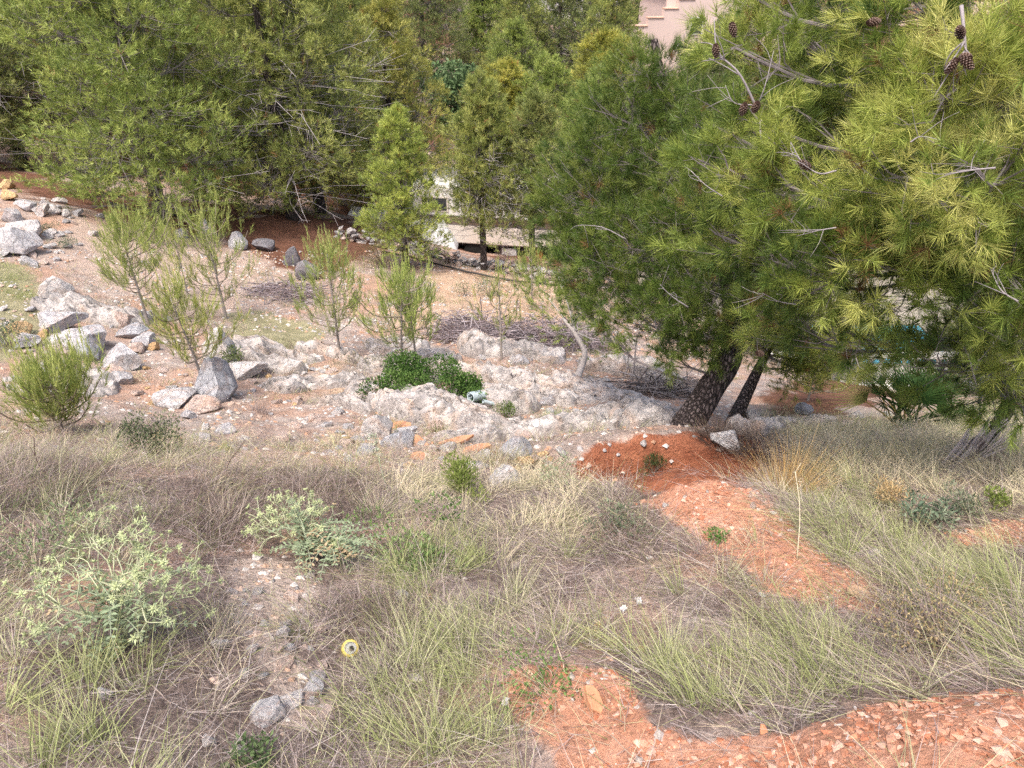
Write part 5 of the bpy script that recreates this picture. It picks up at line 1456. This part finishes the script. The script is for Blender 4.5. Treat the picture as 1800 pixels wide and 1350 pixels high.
# tall thin single stalks
for (a, b, lab, c_) in (((1402, 985), (1398, 830), 'single pale straw stalk standing before the mound', (0.62, 0.55, 0.4)), ((685, 870), (660, 770), 'thin pale-headed thistle stalk at the bank lip', (0.34, 0.38, 0.26)),
                        ((78, 835), (60, 770), 'thin dark unforked dead stalk at the bank lip', (0.12, 0.08, 0.07)), ((395, 835), (420, 790), 'thin forked dark stalk above orange soil', (0.12, 0.08, 0.07))):
    g = G(*a); e = at(b[0], b[1], np.linalg.norm(g) * 0.98); mb = MB()
    st = spline([g - [0, 0, .02], (g + e) / 2 + rng.normal(0, .012, 3), e], 9); tube(mb, st, np.linspace(0.0032, 0.0018, 9), 5, c_)
    for _ in range(5):
        q = st[rng.integers(4, 9)]; tube(mb, spline([q, q + rng.normal(0, .03, 3) + [0, 0, .03]], 3), [0.0018, 0.0014, 0.001], 4, c_)
    if 'thistle' in lab:
        for _ in range(9):
            q = e + rng.normal(0, 0.03, 3); leaves(mb, np.repeat(q[None], 12, 0), randunit(12), randunit(12), np.full(12, 0.022), np.full(12, 0.006), np.tile([[0.42, 0.46, 0.33]], (12, 1)))
    tag(obj('dry_stalk', mb.mesh('dry_stalk', M_TWIG, True, g), None, g), lab, 'stalk')

# ------------------------------------------------------------------ big spiny thistles
def eryngo(px, label, h, lean, seed, spreadk=1.0, levels=5):
    global rng
    keep = rng; rng = np.random.default_rng(seed)
    p = G(*px); t = thing('thistle', label, 'thistle', p)
    st, br, fl, bl = MB(), MB(), MB(), MB()
    pc = np.array((0.54, 0.56, 0.38)); lc_ = np.array((0.43, 0.48, 0.27))
    def star(mb_, q, d, n, L, w, c):
        a, b = frame(d[None]); ph = np.arange(n) / n * 6.283 + rng.random() * 6
        D = norm(a * np.cos(ph)[:, None] + b * np.sin(ph)[:, None] + d * rng.uniform(0.1, 0.5))
        leaves(mb_, np.repeat(q[None], n, 0), D, np.repeat(d[None], n, 0), L * rng.uniform(0.7, 1.2, n), np.full(n, w), np.repeat(np.clip(c * rng.uniform(0.8, 1.25), 0, .9)[None], n, 0))
    def grow(q, d, L, r, lev):
        e = q + d * L
        tube(st, spline([q, (q + e) / 2 + rng.normal(0, L * 0.04, 3), e], 4), np.linspace(r, r * 0.8, 4), 5, pc * rng.uniform(0.9, 1.1), cap=False)
        star(br, e, d, 5, 0.034 if lev < levels - 1 else 0.024, 0.006, lc_)
        if lev >= levels:
            star(br, e + d * 0.004, d, 6, 0.020, 0.0045, lc_ * 1.1)
            fl.add(*ball(e + d * 0.006, 0.006), None, (0.42, 0.47, 0.24))
            return
        k = 3 if lev < 2 else 2
        a, b = frame(d[None]); ph0 = rng.random() * 6.28
        for i in range(k):
            ph = ph0 + i * 6.283 / k + rng.normal(0, 0.3); th = rng.uniform(0.45, 0.95) * spreadk
            dd = d * math.cos(th) + (a[0] * math.cos(ph) + b[0] * math.sin(ph)) * math.sin(th)
            dd = dd + np.array([0, 0, 0.05]); dd /= np.linalg.norm(dd)
            grow(e, dd, L * rng.uniform(0.62, 0.98), r * 0.7, lev + 1)
        if lev < 2: grow(e, norm(d + rng.normal(0, 0.2, 3)), L * 0.8, r * 0.75, lev + 1)
    grow(np.array([0, 0, -0.02]), norm(np.array(lean, float)), h * 0.27, 0.008, 0)
    if h > 0.4: grow(np.array([0.03, 0.02, -0.02]), norm(np.array(lean, float) + np.array([0.45, 0.1, -0.1])), h * 0.24, 0.006, 1)
    # pinnate basal leaves
    for k in range(34):
        a = rng.random() * 6.28; L = rng.uniform(0.12, 0.26)
        s = np.array([0, 0, rng.uniform(0.0, h * 0.45)]); e = s + np.array([math.cos(a) * L, math.sin(a) * L, rng.uniform(-0.02, 0.10)])
        rb = spline([s, (s + e) / 2 + [0, 0, 0.04], e], 8); tube(bl, rb, np.linspace(0.003, 0.001, 8), 4, (0.40, 0.46, 0.32), cap=False)
        for i in range(1, 8):
            d = norm(rb[i] - rb[i - 1]); sd_ = norm(np.cross(d, [0, 0, 1.0]))
            for sg in (-1, 1):
                dd = norm(sd_ * sg + d * 0.6 + rng.normal(0, 0.15, 3))
                leaves(bl, rb[i][None], dd[None], np.array([[0, 0, 1.0]]), np.array([0.05 * (1 - i / 11)]), np.array([0.012]), (np.array([[0.25, 0.31, 0.19]]) if k % 6 else np.array([[0.42, 0.32, 0.2]])) * rng.uniform(0.7, 1.3))
    obj('stem', st.mesh('stem', M_LEAF, True), t); 
    for nme, q in (('bracts', br), ('flower_heads', fl), ('leaves', bl)):
        obj(nme, q.mesh(nme, M_LEAF), t)['kind'] = 'stuff'
    rng = keep
    return t
_bm = bmesh.new(); bmesh.ops.create_icosphere(_bm, subdivisions=1, radius=1.0)
_BV = np.array([v.co[:] for v in _bm.verts]); _BT = np.array([[v.index for v in f.verts] for f in _bm.faces]); _bm.free()
def ball(c, r): return _BV * r + c, _BT
eryngo((226, 1130), 'large pale green spiny thistle with many branches on the bank', 0.47, (-0.10, 0.15, 1.0), 3, 1.12)
eryngo((545, 985), 'smaller pale spiny thistle leaning above the gravel patch', 0.46, (-0.5, 0.25, 0.8), 8, 1.0, 4)
eryngo((590, 990), 'grey-green thistle rosette at the foot of the leaning thistle', 0.24, (0.2, 0.1, 0.9), 12, 1.1, 2)
for (u, v) in ((178, 925), (190, 928), (468, 950), (464, 968), (1000, 806)):
    pass

# ------------------------------------------------------------------ fan palm
pp = G(1585, 756)
palm = thing('fan_palm', 'dark green dwarf fan palm behind the blond grass', 'palm', pp)
mb = MB()
n = 18
fa = np.linspace(-1.35, 1.35, n)
for f in fa:
    d = np.array([math.sin(f), math.cos(f) * 0.9 + 0.2, 0.0]); d /= np.linalg.norm(d)
    blades(mb, np.array([[0, 0.34, 0]]), d[None] + [[0, 0, 0.1 * abs(f)]], np.array([0.34]), np.array([0.017]), np.array([[0, 0, -0.25]]), np.array([[0.05, 0.085, 0.028]]) * rng.uniform(0.8, 1.25), 3, side=np.array([[-d[1], d[0], 0.25]]) * -1, tip=(1.3, 1.3, 1.1))
tube(mb, [(0, 0, 0), (0, 0.17, 0.02), (0, 0.35, 0)], [0.009, 0.007, 0.005], 5, (0.10, 0.13, 0.04))
FR = mb.mesh('frond', M_LEAF)
for k in range(34):
    o = obj('frond', FR, palm, (rng.normal(0, .05), rng.normal(0, .05), rng.uniform(0, .12)), (rng.uniform(0.35, 1.45), rng.uniform(-.4, .4), rng.uniform(0, 6.28)), (rng.uniform(.75, 1.1),) * 3)
    o.color = (0.75, 0.95, 0.8, 1) if k < 29 else (4.5, 2.6, 2.8, 1)

# ------------------------------------------------------------------ brush piles
def brush(px, label, rx, ry, h, n, cols):
    p = G(*px); mb = MB()
    for k in range(n):
        a = rng.random() * 6.28; r = rng.random() ** 0.5
        c_ = np.array([math.cos(a) * r * rx, math.sin(a) * r * ry, 0]); c_[2] = H(p[0] + c_[0], p[1] + c_[1]) - p[2] + h * (1 - r * r) * rng.random() + 0.02
        d = norm(np.array([rng.normal(0, 1), rng.normal(0, 0.6), rng.normal(0, 0.22) - 0.1])); L = rng.uniform(0.25, 0.9)
        pts = spline([c_ - d * L / 2, c_ + rng.normal(0, 0.05, 3), c_ + d * L / 2 + rng.normal(0, 0.08, 3)], 6)
        r0 = rng.uniform(0.003, 0.010)
        tube(mb, pts, np.linspace(r0, r0 * 0.4, 6), 4, np.array(cols[rng.integers(len(cols))]) * rng.uniform(0.7, 1.2), cap=False)
    return tag(obj('brush_pile', mb.mesh('brush_pile', M_TWIG, True), None, p), label, 'brush pile')
LIL = [(0.30, 0.25, 0.27), (0.22, 0.18, 0.19), (0.40, 0.35, 0.37), (0.16, 0.12, 0.12)]
brush((838, 590), 'smaller pile of cut grey branches on the slope', 0.75, 0.55, 0.4, 420, LIL)
brush((965, 605), 'wider pile of cut grey branches on the slope', 1.05, 0.6, 0.42, 560, LIL)
brush((500, 520), 'small heap of dry twigs beside the dark boulders', 0.6, 0.5, 0.16, 200, LIL)
brush((1160, 690), 'heap of dark burnt twigs on the rock ledge', 0.45, 0.3, 0.18, 160, [(0.06, 0.05, 0.05), (0.2, 0.17, 0.16), (0.35, 0.32, 0.32)])

# ------------------------------------------------------------------ splintered stump
g = G(1690, 812); t = thing('splintered_stump', 'pale grey splintered dead stump at the foot of the light green pine', 'stump', g)
mb = MB()
ax = norm(at(1735, 760, np.linalg.norm(g) * 0.99) - g)
core = spline([g - ax * 0.08, g + ax * 0.10, g + ax * 0.2], 8) - g
tube(mb, core, np.linspace(0.06, 0.03, 8), 12, (0.16, 0.13, 0.13), bark=0.25)
obj('core', mb.mesh('core', M_WOOD, True), t)
for k in range(30):
    mb = MB(); d = norm(ax + rng.normal(0, 0.22, 3)); s = rng.normal(0, 0.035, 3) - ax * 0.05; L = rng.uniform(0.22, 0.5)
    pts = spline([s, s + d * L * 0.5 + rng.normal(0, 0.01, 3), s + d * L], 6)
    w = rng.uniform(0.006, 0.013)
    tube(mb, pts, np.linspace(w, w * 0.35, 6), 5, np.array((0.52, 0.46, 0.46)) * rng.uniform(0.7, 1.2), bark=0.2)
    obj('splinter', mb.mesh('splinter', M_WOOD, False), t)

# ------------------------------------------------------------------ litter: yellow can, white plastic bits
M_YEL = mat_plain('yellow_can_paint', (0.62, 0.50, 0.12), 0.35, 0.5, 0.3, 40)
M_ALU = mat_plain('can_lid', (0.34, 0.35, 0.35), 0.5, 0.4, 0.3, 90)
M_HOLE = mat_plain('can_opening', (0.03, 0.03, 0.03), 0.8, 0.1)
g = G(615, 1142); can = thing('drinks_can', 'yellow drinks can lying with its lid upward in dry stems', 'can', g)
vd = norm(-g + np.array([0.15, 0.0, 0.5])); q_ = Vector(vd).to_track_quat('Z', 'Y').to_euler()
def lathe(name, prof, mat, n=28):
    a = np.arange(n) / n * 6.2832
    V = np.array([[r * math.cos(x), r * math.sin(x), z] for r, z in prof for x in a]); m = len(prof)
    i = (np.arange(m - 1)[:, None] * n); j = np.arange(n)[None]; k = (j + 1) % n
    Q = np.stack([i + j, i + k, i + n + k, i + n + j], -1).reshape(-1, 4)
    return mesh(name, V, None, Q, mat, None, True, 40)
up = vd * 0.05
obj('body', lathe('body', [(0.0, -0.10), (0.024, -0.10), (0.033, -0.09), (0.034, 0.0), (0.031, 0.012), (0.022, 0.018)], M_YEL), can, up, q_)
lid = obj('lid', lathe('lid', [(0.022, 0.018), (0.0225, 0.020), (0.0205, 0.020), (0.0195, 0.014), (0.0, 0.0145)], M_ALU), can, up, q_)
obj('opening', lathe('opening', [(0.0001, 0.0158), (0.009, 0.0158), (0.010, 0.0155)], M_HOLE), lid, (0.004, -0.003, 0.0))
M_PAPER = mat_plain('white_scrap', (0.55, 0.53, 0.52), 0.8, 0.2, 0.4, 40)
def scrap(px, size, label):
    g = G(*px); n = 9
    xs = np.linspace(-1, 1, n); X, Y = np.meshgrid(xs, xs)
    Z = 0.35 * fbm(np.stack([X * 1.5 + px[0], Y * 1.5, X * 0], -1), 3) + 0.2
    r_ = 1 + 0.3 * vnoise(np.stack([X * 3 + px[1], Y * 3, X * 0], -1))
    V = np.stack([X * r_, Y * r_ * 0.7, Z], -1).reshape(-1, 3) * size
    Vb = V - np.array([0, 0, 0.004]); i = (np.arange(n - 1)[:, None] * n + np.arange(n - 1)[None]).ravel()
    Q = np.stack([i, i + 1, i + n + 1, i + n], -1)
    me = mesh('scrap', np.concatenate([V, Vb]), None, np.concatenate([Q, Q[:, ::-1] + n * n]), M_PAPER, None, True)
    tag(obj('plastic_scrap', me, None, g + [0, 0, 0.02], (0, 0, rng.uniform(0, 6))), label, 'scrap')
scrap((1122, 1062), 0.017, 'crumpled white scrap in dry grey stems on the bank')
scrap((1140, 985), 0.014, 'small white scrap in dry stems below the mound')
scrap((1095, 1075), 0.016, 'larger pale scrap beside the crumpled white one')
scrap((905, 1002), 0.011, 'white scrap just below the lone pinkish stone')
scrap((1338, 1052), 0.012, 'white scrap on the lower edge of the red mound')
scrap((1790, 1058), 0.019, 'white scrap on the grassy slope beyond the mound')
scrap((888, 1240), 0.014, 'white scrap beside the white angular stone')

# ------------------------------------------------------------------ caravan
M_CWH = mat_plain('caravan_white', (0.78, 0.76, 0.73), 0.4, 0.4, 0.12, 2.5)
M_CBE = mat_plain('caravan_cream', (0.66, 0.60, 0.54), 0.45, 0.4, 0.15, 2.0)
M_CBR = mat_plain('caravan_brown', (0.13, 0.09, 0.07), 0.5, 0.4, 0.2, 3)
M_GLASS = mat_plain('dark_window', (0.05, 0.055, 0.06), 0.08, 0.6, 0.2)
M_RUB = mat_plain('rubber', (0.02, 0.02, 0.02), 0.85, 0.2)
M_BLK = mat_plain('concrete_block', (0.62, 0.61, 0.60), 0.9, 0.15, 0.2, 12)
M_BRICK = mat_plain('red_brick', (0.42, 0.13, 0.06), 0.9, 0.15, 0.3, 14)
ce = GY(862, 21.6)
car = thing('caravan', 'old white touring caravan with brown stripe parked on red litter', 'caravan', ce, None, rad(-10))
z0 = 0.52
def prism(name, prof, y0, y1, mat, bev=0.03):
    bm = bmesh.new()
    a = [bm.verts.new((x, y0, z)) for x, z in prof]; b = [bm.verts.new((x, y1, z)) for x, z in prof]
    bm.faces.new(a); bm.faces.new(b[::-1])
    for i in range(len(prof)): bm.faces.new((a[i], b[i], b[(i + 1) % len(prof)], a[(i + 1) % len(prof)]))
    bmesh.ops.recalc_face_normals(bm, faces=bm.faces)
    if bev: bmesh.ops.bevel(bm, geom=bm.edges[:], offset=bev, segments=2, affect='EDGES')
    me = bpy.data.meshes.new(name); bm.to_mesh(me); bm.free(); me.materials.append(mat)
    return me
obj('lower_body', prism('lower_body', [(-2.15, z0), (2.15, z0), (2.2, z0 + 0.25), (2.2, z0 + 0.55), (-2.2, z0 + 0.55), (-2.2, z0 + 0.25)], -1.0, 1.0, M_CBE), car)
obj('stripe', prism('stripe', [(-2.21, z0 + 0.56), (2.21, z0 + 0.56), (2.21, z0 + 0.74), (-2.21, z0 + 0.74)], -1.01, 1.01, M_CBR, 0.005), car)
ub = obj('upper_body', prism('upper_body', [(-2.2, z0 + 0.75), (2.2, z0 + 0.75), (2.12, z0 + 1.45), (1.95, z0 + 1.62), (-1.95, z0 + 1.62), (-2.12, z0 + 1.45)], -1.0, 1.0, M_CWH, 0.05), car)
for x in (-1.35, 0.15, 1.4):
    w_ = obj('window', box_mesh('window', 0.8, 0.03, 0.42, M_CBE, 0.01), car, (x, -1.015, z0 + 1.1)); obj('pane', box_mesh('pane', 0.7, 0.012, 0.34, M_GLASS, 0.004), w_, (0, -0.017, 0))
obj('roof_vent', box_mesh('roof_vent', 0.5, 0.5, 0.1, M_CWH, 0.02), car, (-0.4, 0, z0 + 1.67))
wm = lathe('wheel', [(0.001, -0.08), (0.17, -0.08), (0.27, -0.07), (0.29, 0.0), (0.27, 0.07), (0.17, 0.08), (0.001, 0.08)], M_RUB)
for y in (-0.85, 0.85): obj('wheel', wm, car, (-0.3, y, 0.28), (math.pi / 2, 0, 0))
obj('chassis', box_mesh('chassis', 4.0, 1.7, 0.1, M_HOSE), car, (0, 0, z0 - 0.06))
obj('vent_grille', box_mesh('vent_grille', 0.16, 0.02, 0.08, M_HOSE), car, (1.35, -1.012, z0 + 0.22))
obj('tow_bar', box_mesh('tow_bar', 1.1, 0.12, 0.08, M_HOSE), car, (2.65, 0, z0 - 0.02))
rzm = Matrix.Rotation(rad(-10), 4, 'Z')
for (x, y, lab, mt, nm) in ((0.72, -0.8, 'white concrete block propping the caravan', M_BLK, 'concrete_block'), (1.55, -0.8, 'red brick prop under one end of the caravan', M_BRICK, 'brick')):
    q = rzm @ Vector((x, y, 0)); P_ = (ce[0] + q.x, ce[1] + q.y); s_ = (0.42, 0.22, 0.26) if mt is M_BLK else (0.24, 0.12, 0.24)
    tag(obj(nm, box_mesh(nm, *s_, mt, 0.01), None, (P_[0], P_[1], float(H(*P_)) + s_[2] / 2 - 0.02), (0, 0, rad(-10))), lab, 'block' if mt is M_BLK else 'brick')
# junk beside the caravan: pale boards, white tarp, reddish heap
for (u, y, sx, sy, sz, lab, mt, tl) in ((690, 21.0, 1.5, 0.5, 0.06, 'pale weathered board leaning beside the caravan', M_BLK, 0.5), (715, 20.7, 0.9, 0.35, 0.05, 'short white board before the caravan', M_CWH, 0.25), (655, 21.5, 1.4, 0.4, 0.06, 'pale plank lying in the grove', M_BLK, 0.15)):
    g = GY(u, y); tag(obj('board', box_mesh('board', sx, sy, sz, mt, 0.01), None, g + [0, 0, 0.14 + tl * 0.3], (tl + 0.3, 0, rng.uniform(-.3, .3))), lab, 'board')
M_TARP = mat_plain('tarpaulin', (0.60, 0.60, 0.60), 0.6, 0.3, 0.25, 3, bump=0.4)
def tarp(p, sx, sy, h, mat, name, label, cat, seed):
    n = 22; xs = np.linspace(-1, 1, n); X, Y = np.meshgrid(xs, xs)
    r = np.clip(1 - np.maximum(np.abs(X), np.abs(Y)) ** 2.5, 0, 1)
    Z = h * r * (0.8 + 0.35 * fbm(np.stack([X * 1.6 + seed, Y * 1.6, X * 0], -1), 3)) + 0.06 * ridged(np.stack([X * 3 + seed, Y * 3, X * 0], -1), 3) * r - 0.05
    V = np.stack([X * sx, Y * sy, Z], -1).reshape(-1, 3); i = (np.arange(n - 1)[:, None] * n + np.arange(n - 1)[None]).ravel()
    me = mesh(name, V, None, np.stack([i, i + 1, i + n + 1, i + n], -1), mat, None, True)
    return tag(obj(name, me, None, p), label, cat)
tarp(GY(768, 20.7), 0.6, 0.6, 0.95, M_TARP, 'tarp', 'white tarpaulin draped over a heap beside the caravan', 'tarp', 3)
tarp(GY(728, 21.8), 0.4, 0.4, 1.3, mat_plain('red_cloth', (0.45, 0.20, 0.14), 0.9, 0.1, 0.4, 6), 'cloth_heap', 'reddish covered heap beside the white tarpaulin', 'heap', 7)

# ------------------------------------------------------------------ far houses and hedge
M_PINK = mat_plain('pink_render', (0.66, 0.52, 0.47), 0.85, 0.2, 0.1, 0.6)
M_COPE = mat_plain('terracotta_coping', (0.62, 0.42, 0.32), 0.85, 0.2, 0.15, 2)
M_WHITE = mat_plain('white_render', (0.80, 0.79, 0.77), 0.85, 0.2, 0.08, 0.6)
M_ROOFT = mat_plain('roof_tiles', (0.52, 0.33, 0.24), 0.9, 0.15, 0.25, 3)
hz = GY(1150, 58)
house = thing('pink_house', 'pink rendered house with stepped parapet beyond the pines', 'house', hz, None, rad(8))
zt = -3.5 - hz[2]      # parapet tops sit about three metres below eye level
prof = [(-2.6, -1.0), (5.5, -1.0), (5.5, zt + 0.9), (3.4, zt + 0.9), (3.4, zt + 0.45), (2.3, zt + 0.45), (2.3, zt), (1.2, zt), (1.2, zt - 0.55), (0.2, zt - 0.55), (0.2, zt - 1.1), (-0.9, zt - 1.1), (-0.9, zt - 1.6), (-2.6, zt - 1.6)]
obj('wall', prism('wall', prof, 0.0, 0.5, M_PINK, 0.02), house)
for x0, x1, z in ((3.4, 5.5, 0.9), (2.3, 3.4, 0.45), (1.2, 2.3, 0.0), (0.2, 1.2, -0.55), (-0.9, 0.2, -1.1), (-2.6, -0.9, -1.6)):
    obj('coping', box_mesh('coping', x1 - x0 + 0.02, 0.62, 0.08, M_COPE, 0.01), house, ((x0 + x1) / 2, 0.25, zt + z + 0.045))
obj('back_wing', prism('back_wing', [(0.5, -1), (9, -1), (9, zt + 0.2), (0.5, zt + 0.2)], 0.52, 7, M_PINK, 0.02), house)
rf = obj('roof', prism('roof', [(0.3, zt + 0.21), (9.2, zt + 0.21), (9.2, zt + 0.3), (4.75, zt + 1.1), (0.3, zt + 0.3)], 0.55, 7.3, M_ROOFT, 0.01), house)
for x in (2.6, 4.5): 
    w_ = obj('window', box_mesh('window', 0.9, 0.08, 1.1, M_WHITE, 0.01), house, (x, -0.03, zt - 1.6)); obj('pane', box_mesh('pane', 0.76, 0.03, 0.96, M_GLASS), w_, (0, -0.04, 0))
def white_house(p, w, d, h, label, rz=0.0):
    t = thing('white_house', label, 'house', p, None, rz)
    obj('wall', box_mesh('wall', w, d, h + 2, M_WHITE, 0.03), t, (0, 0, h / 2 - 1))
    obj('roof', prism('roof', [(-w / 2 - 0.3, h + 0.01), (w / 2 + 0.3, h + 0.01), (0, h + w * 0.18)], -d / 2 - 0.3, d / 2 + 0.3, M_WHITE, 0.02), t)
    for x in (-w * 0.28, w * 0.28):
        f_ = obj('window', box_mesh('window', 0.9, 0.08, 1.2, M_BLK, 0.01), t, (x, -d / 2 - 0.03, h * 0.6)); obj('pane', box_mesh('pane', 0.76, 0.03, 1.06, M_GLASS), f_, (0, -0.04, 0))
    return t
white_house(GY(1000, 76), 7, 6, 4.2, 'white house with pale roof high beyond the dark pines', 0.2)
white_house(GY(1230, 95), 8, 7, 4.6, 'white house beyond the hedge behind the pink house', -0.2)
hg = GY(1185, 66); hed = thing('hedge', 'olive clipped hedge rising behind the pink house', 'hedge', hg)
mb = MB(); n = 9000
B = np.stack([rng.uniform(-4, 5, n), rng.uniform(-0.6, 0.6, n), rng.random(n)], -1); B[:, 2] *= 5.0 + 0.35 * np.floor(B[:, 0])
leaves(mb, B, randunit(n), randunit(n), np.full(n, 0.3), np.full(n, 0.14), np.array([(0.10, 0.11, 0.04), (0.17, 0.17, 0.07), (0.22, 0.2, 0.09)])[rng.integers(0, 3, n)])
obj('foliage', mb.mesh('foliage', M_LEAF), hed)
mb = MB(); tube(mb, [(-4, 0, 0), (5, 0, 0)], 0.3, 6, (0.1, 0.08, 0.06)); obj('stems', mb.mesh('stems', M_TWIG), hed)

# ------------------------------------------------------------------ pool terrace seen through the pine
M_WATER, nt_, o_ = newmat('pool_water'); k_ = N(nt_)
wv_ = k_.noise(3.0, 3, 0.5, k_.n('ShaderNodeTexCoord').outputs['Object'])
pw_ = k_.pbsdf((0.10, 0.42, 0.62), 0.08, 0.5, k_.bump(wv_.outputs['Fac'], 0.15, 0.05)); k_.l(pw_.outputs[0], o_.inputs[0])
tp0 = at(1600, 690, 19.0)
zt2 = tp0[2] - 0.1
ter = obj('terrace', box_mesh('terrace', 12, 8, 0.5, mat_plain('terrace_paving', (0.36, 0.32, 0.28), 0.9, 0.15, 0.25, 3), 0.02), None, (tp0[0] + 1.0, tp0[1] + 4.2, zt2 - 0.25)); ter['kind'] = 'structure'
pool = obj('pool_water', box_mesh('pool_water', 3.0, 2.0, 0.04, M_WATER), None, (tp0[0] + 0.3, tp0[1] + 2.5, zt2 + 0.026)); pool['kind'] = 'structure'
bal = thing('balustrade', 'white balustrade of turned balusters in front of the blue pool', 'balustrade', (tp0[0], tp0[1] + 0.4, zt2))
BALM = lathe('baluster', [(0.06, 0.0), (0.06, 0.06), (0.035, 0.10), (0.06, 0.22), (0.065, 0.32), (0.035, 0.52), (0.045, 0.56), (0.06, 0.60), (0.06, 0.66)], M_WHITE, 12)
for i in range(26): obj('baluster', BALM, bal, (-3.1 + i * 0.25, 0, 0.10))
obj('base_rail', box_mesh('base_rail', 6.6, 0.2, 0.10, M_WHITE, 0.01), bal, (0, 0, 0.05)); obj('hand_rail', box_mesh('hand_rail', 6.6, 0.22, 0.09, M_WHITE, 0.015), bal, (0, 0, 0.81))

import os
if os.environ.get('TRICOUNT'):
    tot = 0; seen = {}
    for o in bpy.data.objects:
        if o.type == 'MESH' and o.data.name not in seen:
            seen[o.data.name] = sum(len(p.vertices) - 2 for p in o.data.polygons)
    for k in sorted(seen, key=lambda q: -seen[q])[:18]: print('TRI', k, seen[k])
    print('TRITOTAL', sum(seen.values()))
